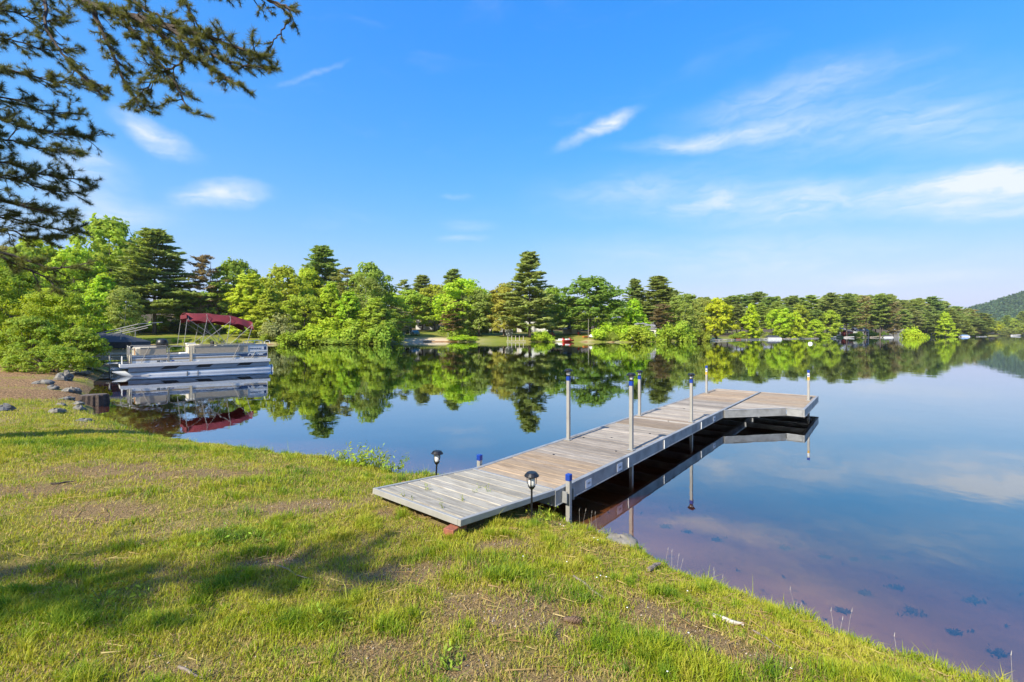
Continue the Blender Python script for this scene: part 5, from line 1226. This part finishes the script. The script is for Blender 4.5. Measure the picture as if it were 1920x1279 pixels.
M['yellowp'] = pbr('yellow_board', (.60, .36, .05), .5, var=.1)
def house(px, py, D, wpx, hpx, dep, wall, roof, label, rz=0., rise=.35, wins=((.2, .5), (.5, .5), (.8, .5)), cat='house', name='house', door=None, ridge='x'):
    p = at(px, py, D); z0 = min(hz(p.x, D), p.z); Wd = wpx/F*D; Hh = hpx/F*D
    r = empty(name, (p.x, D, z0-.1), rz, label, cat)
    b = MB().box(-Wd/2, Wd/2, 0, dep, -.3, Hh)
    if ridge == 'y': b.add([(-Wd/2, 0, Hh), (Wd/2, 0, Hh), (0, 0, Hh+rise*Wd*.9), (-Wd/2, dep, Hh), (Wd/2, dep, Hh), (0, dep, Hh+rise*Wd*.9)], [(0, 1, 2), (5, 4, 3)])
    wl = b.build('wall', M[wall], r)
    o_ = .25
    if ridge == 'x': rv = [(-Wd/2-o_, -o_, Hh-.06), (Wd/2+o_, -o_, Hh-.06), (Wd/2+o_, dep/2, Hh+rise*dep), (-Wd/2-o_, dep/2, Hh+rise*dep), (-Wd/2-o_, dep+o_, Hh-.06), (Wd/2+o_, dep+o_, Hh-.06)]
    else: rv = [(-Wd/2-o_, -o_, Hh-.1), (-Wd/2-o_, dep+o_, Hh-.1), (0, dep+o_, Hh+rise*Wd), (0, -o_, Hh+rise*Wd), (Wd/2+o_, -o_, Hh-.1), (Wd/2+o_, dep+o_, Hh-.1)]
    rv2 = [(x, y, z+.14) for x, y, z in rv]
    q = [(0, 1, 2, 3), (3, 2, 5, 4)]; 
    MB().add(rv+rv2, [t[::-1] for t in q]+[tuple(i+6 for i in t) for t in q]+[(0, 1, 7, 6), (1, 2, 8, 7), (2, 5, 11, 8), (5, 4, 10, 11), (4, 3, 9, 10), (3, 0, 6, 9)]).build('roof', M[roof], r)
    for (fx, fz) in wins:
        x = -Wd/2+fx*Wd; z = Hh*fz; w_ = min(.55, Wd*.09); h_ = min(.65, Hh*.22)
        f = MB().box(x-w_-.08, x+w_+.08, -.05, -.005, z-h_-.08, z+h_+.08).build('window', M['white'], r); MB().box(x-w_, x+w_, -.06, -.051, z-h_, z+h_).build('pane', M['window'], f)
    if door: x = -Wd/2+door*Wd; MB().box(x-.45, x+.45, -.04, -.004, 0, min(2.0, Hh*.9)).build('door', M['wall_grey'], r)
    return r
house(425, 628, 132, 66, 20, 6, 'wall_grey', 'roof_grey', 'low grey house in the tree shade seen under the red canopy', .1, .3, ((.15, .5), (.45, .5), (.62, .5), (.88, .5)), door=.75)
house(310, 629, 112, 16, 18, 3, 'wall_white', 'roof_grey', 'small pale shed beside the trunk of the big dark pine', .2, .3, (), 'shed', 'shed', .5)
house(940, 628, 150, 66, 18, 7, 'wall_beige', 'roof_grey', 'cream house half hidden behind the orange maple', -.1, .3, ((.1, .5), (.3, .5), (.7, .5), (.9, .5)), door=.5)
house(1003, 626, 150, 60, 26, 7, 'wall_white', 'roof_grey', 'white house behind the tallest far pine', .1, .3, ((.12, .6), (.35, .6), (.7, .6), (.9, .6)), door=.5)
house(800, 612, 172, 40, 20, 6, 'wall_white', 'roof_grey', 'pale house behind the beach lawn trees', .1, .3, ((.2, .5), (.5, .5), (.8, .5)))
house(1081, 624, 137, 19, 11, 2.6, 'wall_beige', 'roof_dark', 'beige garden shed with dark roof under the big round maple', .35, .28, (), 'shed', 'shed', .7, 'y')
house(1061, 622, 139, 8, 9, 1.6, 'wall_beige', 'wall_beige', 'narrow beige outhouse left of the larger garden shed', .1, .15, (), 'shed', 'shed')
house(1578, 620, 262, 24, 9, 6, 'wall_white', 'roof_grey', 'pale cottage behind the pines with bare trunks', .1, .3, ((.2, .5), (.5, .5), (.8, .5)))
house(1594, 627, 258, 12, 9, 4, 'wall_red', 'roof_dark', 'small red cottage between the bare pine trunks', .1, .3, ((.3, .5),))
house(1618, 621, 268, 22, 11, 7, 'wall_white', 'roof_grey', 'white two storey house with a row of windows at the far shore', 0, .25, ((.14, .7), (.38, .7), (.62, .7), (.86, .7), (.14, .25), (.38, .25), (.62, .25), (.86, .25)))
house(1697, 618, 276, 26, 14, 7, 'wall_grey', 'roof_grey', 'grey house hidden in the dark pines of the headland', 0, .3, ((.2, .5), (.5, .5), (.8, .5)))
house(1212, 618, 140, 36, 14, 6, 'wall_white', 'roof_grey', 'white house hidden behind the shrubs left of the brownish pine', 0, .3, ((.2, .5), (.5, .5), (.8, .5)))
# carport with a dark interior and a parked car
p = at(756, 620, 138); z0 = hz(p.x, 138); r = empty('carport', (p.x, 138, z0), 0, 'open dark carport with pale roof at the left of the beach lawn', 'carport'); Wc = 24/F*138
for x in (-Wc/2, -Wc/6, Wc/6, Wc/2):
    MB().box(x-.06, x+.06, -.06, .06, -.2, 1.85).build('post', M['wall_grey'], r)
MB().box(-Wc/2-.3, Wc/2+.3, -.3, 3.4, 1.851, 2.0).build('roof', M['roof_grey'], r); MB().box(-Wc/2, Wc/2, 3.0, 3.1, -.2, 1.85).build('back_wall', M['shade_seat'], r)  # near-black back wall puts the interior's shade into the colour
p = at(778, 629, 131); z0 = hz(p.x, 131); car = empty('parked_car', (p.x, 131, z0), -1.1, 'dark teal car parked on the beach lawn beside the carport', 'car')
prof = [(-2.1, .35), (-2.15, .75), (-1.9, .95), (-1.3, 1.0), (-.75, 1.48), (.7, 1.52), (1.45, 1.05), (2.1, .9), (2.15, .4)]
b = MB(); n = len(prof); b.add([(x, y*(1 if z < 1.1 else .82), z) for y in (-.85, .85) for (x, z) in prof], [tuple(range(n))[::-1], tuple(range(n, 2*n))]+[(i, (i+1) % n, n+(i+1) % n, n+i) for i in range(n)])
bevelled(b.build('body', M['teal'], car), .06)
for s in (-1, 1):
    MB().add([(-.62, s*.80, 1.08), (.95, s*.82, 1.08), (.6, s*.72, 1.44), (-.55, s*.72, 1.42), (-.62, s*.85, 1.08), (.95, s*.86, 1.08), (.6, s*.76, 1.44), (-.55, s*.76, 1.42)], [(0, 1, 2, 3), (7, 6, 5, 4), (0, 4, 5, 1), (1, 5, 6, 2), (2, 6, 7, 3), (3, 7, 4, 0)]).build('side_window', M['window'], car)
    for x in (-1.35, 1.35):
        wv_ = MB().tube([(x, s*.72, .32), (x, s*.90, .32)], .32, 14).build('wheel', M['black'], car); MB().tube([(x, s*.90, .32), (x, s*.912, .32)], .18, 10).build('rim', M['alu'], wv_)
    MB().box(2.10, 2.17, s*.6-.15, s*.6+.15, .62, .76).build('headlight', M['glass_white'], car)
MB().add([(-1.25, -.66, 1.03), (-1.25, .66, 1.03), (-.78, .6, 1.46), (-.78, -.6, 1.46)], [(0, 1, 2, 3)]).build('windscreen', M['window'], car)
# boats and shore furniture; hulls are lofted
def hull(px, py, D, L, Wd, Hh, m, label, rz=0., up=False, cat='boat', name='rowing_boat', z=None, extra=None, inner='deck'):
    p = at(px, py, D); z0 = hz(p.x, D) if z is None else z
    r = empty(name, (p.x, D, z0), rz, label, cat); n = 9; vs = []; fs = []
    for i in range(n):
        t = i/(n-1); w_ = Wd/2*(1-(abs(t-.38)/.62)**2.4 if t > .38 else 1-.25*((.38-t)/.38)**2); w_ = max(w_, .02); k = .12*Hh+.5*Hh*t**3
        for (yy, zz) in ((-w_, Hh*(1+.25*t**2)), (-w_*.8, k+.2*Hh), (0, k), (w_*.8, k+.2*Hh), (w_, Hh*(1+.25*t**2))): vs.append((L*(t-.5), yy, (zz if not up else Hh*1.25-zz)))
    for i in range(n-1):
        for k in range(4): a = i*5+k; fs.append((a, a+1, a+6, a+5))
    fs.append((0, 1, 2, 3, 4))
    o = MB().add(vs, fs).build('hull', M[m], r); so_ = o.modifiers.new('thick', 'SOLIDIFY'); so_.thickness = .04
    if not up:
        for t in (-.22, .12): MB().box(L*t-.12, L*t+.12, -Wd*.40, Wd*.40, Hh*.62, Hh*.68).build('seat', M[inner], r)
    if extra: extra(r, L, Wd, Hh)
    return r
def ski_extra(r, L, Wd, Hh):
    bevelled(MB().box(-.9, .35, -.22, .22, Hh*.9, Hh+.32).build('saddle', M['white'], r), .06); bevelled(MB().add([(.2, -.3, Hh), (.95, -.2, Hh*1.05), (.95, .2, Hh*1.05), (.2, .3, Hh), (.2, -.18, Hh+.6), (.45, -.1, Hh+.5), (.45, .1, Hh+.5), (.2, .18, Hh+.6)], [(0, 1, 5, 4), (1, 2, 6, 5), (2, 3, 7, 6), (3, 0, 4, 7), (4, 5, 6, 7), (3, 2, 1, 0)]).build('cowl', M['red'], r), .04)
    MB().tube([(.2, -.38, Hh+.66), (.2, .38, Hh+.66)], .03, 6).build('handlebar', M['black'], r)
hull(1066, 638, 116.0, 3.4, 1.2, .55, 'red', 'red and white jet ski moored at the far bank', .5, name='jet_ski', cat='jet ski', z=-.05, extra=ski_extra)
hull(1053, 637, 118.0, 3.0, 1.1, .5, 'white', 'white jet ski lying left of the red one', .1, name='jet_ski', cat='jet ski', z=-.02, extra=ski_extra)
hull(1104, 632, 120.5, 4.0, .9, .42, 'orange', 'orange canoe lying on the far bank below the sheds', .6, name='canoe')
hull(1116, 632, 119.5, 3.0, 1.5, .75, 'white', 'white rowing boat overturned on the bank beside the orange canoe', .2, True)
hull(1109, 638, 116.6, 1.6, .8, .5, 'white', 'small white paddle boat at the water in front of the orange canoe', 1.2, name='paddle_boat', z=-.05)
hull(1180, 632, 118.5, 2.9, .9, .5, 'white', 'white upturned boat lying in the green bank brush', -.25, True)
hull(1560, 633, 232, 4.5, 1.6, .7, 'white', 'white boat moored left of the red cottage', .1, z=-.1); hull(1592, 632, 240, 5, 1.6, .7, 'white', 'white boat moored in front of the red cottage', -.1, z=-.1)
hull(1640, 632.5, 252, 5, 1.6, .6, 'wall_beige', 'beige boat drawn up at the far shore', .1, z=-.05)
hull(1905, 630, 470, 10, 2.6, 1.3, 'white', 'white boat moored at the farthest shore at the right', .05, z=-.1)
def pontoon_far(px, D, L, cover, label):
    p = at(px, 634, D); r = empty('pontoon_boat', (p.x, D, 0), .06, label, 'boat')
    for y in (.2, 1.9): MB().tube([(-L/2, y, .05), (L/2, y, .05)], .3, 8).build('pontoon', M['hull'], r)
    MB().box(-L/2, L/2, 0, 2.1, .40, .52).build('deck', M['boat_white'], r); MB().box(-L/2+.3, L/2-.2, .03, .08, .54, .80).build('fence_panel', M['hull'], r)
    MB().add([(-L/2+.2, -.04, .81), (L/2-.2, -.04, .81), (L/2-.2, 2.1, .81), (-L/2+.2, 2.1, .81), (-L/2+1, 1.05, 1.6), (L/2-1, 1.05, 1.45)], [(0, 1, 5, 4), (1, 2, 5), (2, 3, 4, 5), (3, 0, 4), (3, 2, 1, 0)]).build('mooring_cover', M[cover], r)
pontoon_far(1452, 168, 5.6, 'cover', 'pontoon boat with dark cover moored right of the white dock'); pontoon_far(1666, 252, 5.6, 'cover', 'dark covered pontoon boat in front of the bare trunked pine'); pontoon_far(1811, 322, 6.2, 'boatblue', 'pontoon boat with pale blue cover at the tip of the headland')
def flat_dock(x0, x1, y0, D0, D1, z, label, m='stick', wd=1.4, posts=0):
    a, c = at(x0, y0, D0), at(x1, y0, D1); d = (c-a); d.z = 0; L = d.length; r = empty('small_dock', (a.x, a.y, 0), math.atan2(d.y, d.x), label, 'dock')
    n = max(4, int(L/.9)); me = MB().box(.02, L/n-.02, 0, wd, z-.09, z).mesh('plank', M[m])
    for k in range(n): link('plank', me, r, (k*L/n, 0, 0))
    MB().box(0, L, -.06, -.002, z-.25, z+.01).build('side_rail', M[m], r)
    for k in range(max(3, posts)): x = (k+.3)*L/max(3, posts); MB().box(x-.06, x+.06, -.16, -.062, -1.2, z+(1.25 if posts else .05)).build('post', M['stick'], r)
flat_dock(1298, 1362, 637, 128, 136, .38, 'pale dock along the far bank below the orange bench', 'wall_beige'); flat_dock(1362, 1440, 635, 142, 166, .35, 'long pale dock leading toward the dark covered far pontoon boat', 'wall_beige', 1.2)
flat_dock(950, 986, 640, 116, 116.5, .30, 'short dock with five pale poles at the far bank', 'stick', 1.4, 5); flat_dock(1470, 1535, 634, 178, 200, .30, 'low grey dock right of the covered far pontoon boat', 'stick', 1.2); flat_dock(1835, 1850, 632, 330, 342, .4, 'pale dock at the tip of the headland', 'white', 1.5)
def bench(px, py, D, L, m, label, back=True, rz=0., nm='bench', cat='bench'):
    p = at(px, py, D); r = empty(nm, (p.x, D, hz(p.x, D)), rz, label, cat)
    for k in range(3): MB().box(-L/2, L/2, k*.17, k*.17+.15, .42, .47).build('seat_slat', M[m], r)
    if back:
        for k in range(3): MB().box(-L/2, L/2, .52, .56, .58+k*.17, .72+k*.17).build('back_slat', M[m], r)
    for x in (-L/2+.15, L/2-.15): MB().box(x-.05, x+.05, 0, .58, -.1, .419).build('leg', M['dead'], r)
bench(1309, 632, 131.5, 3.6, 'orange', 'long orange bench behind the white far dock', True); bench(1337, 629, 137, 1.7, 'yellowp', 'yellow table under the yellow far maple', False, nm='picnic_table', cat='table'); bench(1386, 631, 158, 1.8, 'orange', 'orange bench in the shade beyond the yellow maple')
bench(1668, 628, 262, 3, 'tarp', 'pale bench on the bank by the bare trunked pines')
# garden tractor, woodpile, fire pit ring on the far lawn
p = at(1032, 617, 141); tr0 = empty('garden_tractor', (p.x, 141, hz(p.x, 141)), .3, 'teal garden tractor standing above the jet skis', 'tractor')
bevelled(MB().box(-.2, 1.0, -.3, .3, .45, 1.0).build('hood', M['teal'], tr0), .06); MB().box(-.9, -.2, -.45, .45, .45, .75).build('fender', M['teal'], tr0); bevelled(MB().box(-.75, -.35, -.22, .22, .751, 1.2).build('seat', M['black'], tr0), .05)
for x, rr in ((-.6, .42), (.75, .28)):
    for y in (-.5, .5): MB().tube([(x, y-.1, rr), (x, y+.1, rr)], rr, 12).build('wheel', M['black'], tr0)
MB().tube([(-.1, 0, 1.0), (-.25, 0, 1.25)], .02, 6).build('steering_column', M['black'], tr0)
p = at(1036, 624, 128); wp = empty('log_pile', (p.x, 128, hz(p.x, 128)), .2, 'reddish stack of logs by the round lime shrub', 'log pile')
lg = MB().tube([(0, 0, 0), (0, 1.2, 0)], .14, 8).mesh('log', M['wall_red']); lg2 = MB().tube([(0, 0, 0), (0, 1.2, 0)], .14, 8).mesh('log', M['dead'])
for j in range(4):
    for i in range(5-j//2): link('log', lg if (i+j) % 3 else lg2, wp, (-.6+i*.28+(j % 2)*.14, 0, .14+j*.24))
p = at(1086, 623, 129); ch = empty('garden_chair', (p.x, 129, hz(p.x, 129)), .4, 'reddish garden chair beside the beige shed', 'chair')
for k in range(4): MB().box(-.3+k*.15, -.18+k*.15, .25, .30, .4, 1.0).build('back_slat', M['wall_red'], ch)
MB().box(-.32, .3, -.3, .25, .36, .40).build('seat', M['wall_red'], ch)
for x in (-.3, .26): MB().box(x, x+.05, -.3, -.24, -.05, .359).build('leg', M['wall_red'], ch)
p = at(955, 628, 127); tp_ = empty('tarp_rack', (p.x, 127, hz(p.x, 127)), 0, 'round pale tarp standing under the orange maple', 'tarp')
MB().tube([(0, 0, 1.1), (0, .12, 1.1)], 1.15, 18).build('sheet', M['tarp'], tp_); MB().box(-.8, .8, .125, .25, -.1, 1.0).build('stand', M['dead'], tp_)
p = gnd(1519, 645, 0); by = empty('buoy', (p.x, p.y, 0), 0, 'white mooring buoy floating in front of the far docks', 'buoy')
MB().lathe([(.02, -.25), (.3, -.18), (.42, .02), (.36, .25), (.15, .38), (.02, .40)], n=14).build('float', M['white'], by, smooth=True); MB().tube([(0, 0, .40), (0, 0, .55)], .03, 6).build('ring', M['black'], by)
# flagpole-like thin mooring poles by the point
for i, (px, D, h) in enumerate([(757, 100, 2.6), (840, 118, 2.2), (1103, 118.5, 5.2)]):
    x = (px-CX)/F*D; o = MB().tube([(0, 0, -.6), (.04, 0, h)], [.05, .03], 6).build('mooring_pole', M['stick']); o.location = (x, D, hz(x, D)); tag(o, ['thin pale pole at the water beside the tip of the point', 'thin pale pole at the right end of the beach', 'tall pale pole behind the overturned boat'][i], 'pole')

# ------------------------------------------------------------------ thin summer haze
hm_, t_, o_ = mat('haze')
pv = t_.new('ShaderNodeVolumePrincipled', i_Color=(.80, .90, 1.0, 1), i_Density=.00009, i_Anisotropy=.2)
t_.put(o_.inputs[1], pv.outputs[0])
hb = MB().box(-4800, 5200, -2600, 5200, -12, 330).build('haze', hm_); tag(hb, 'thin pale air haze over the whole lake', 'haze', kind='stuff')
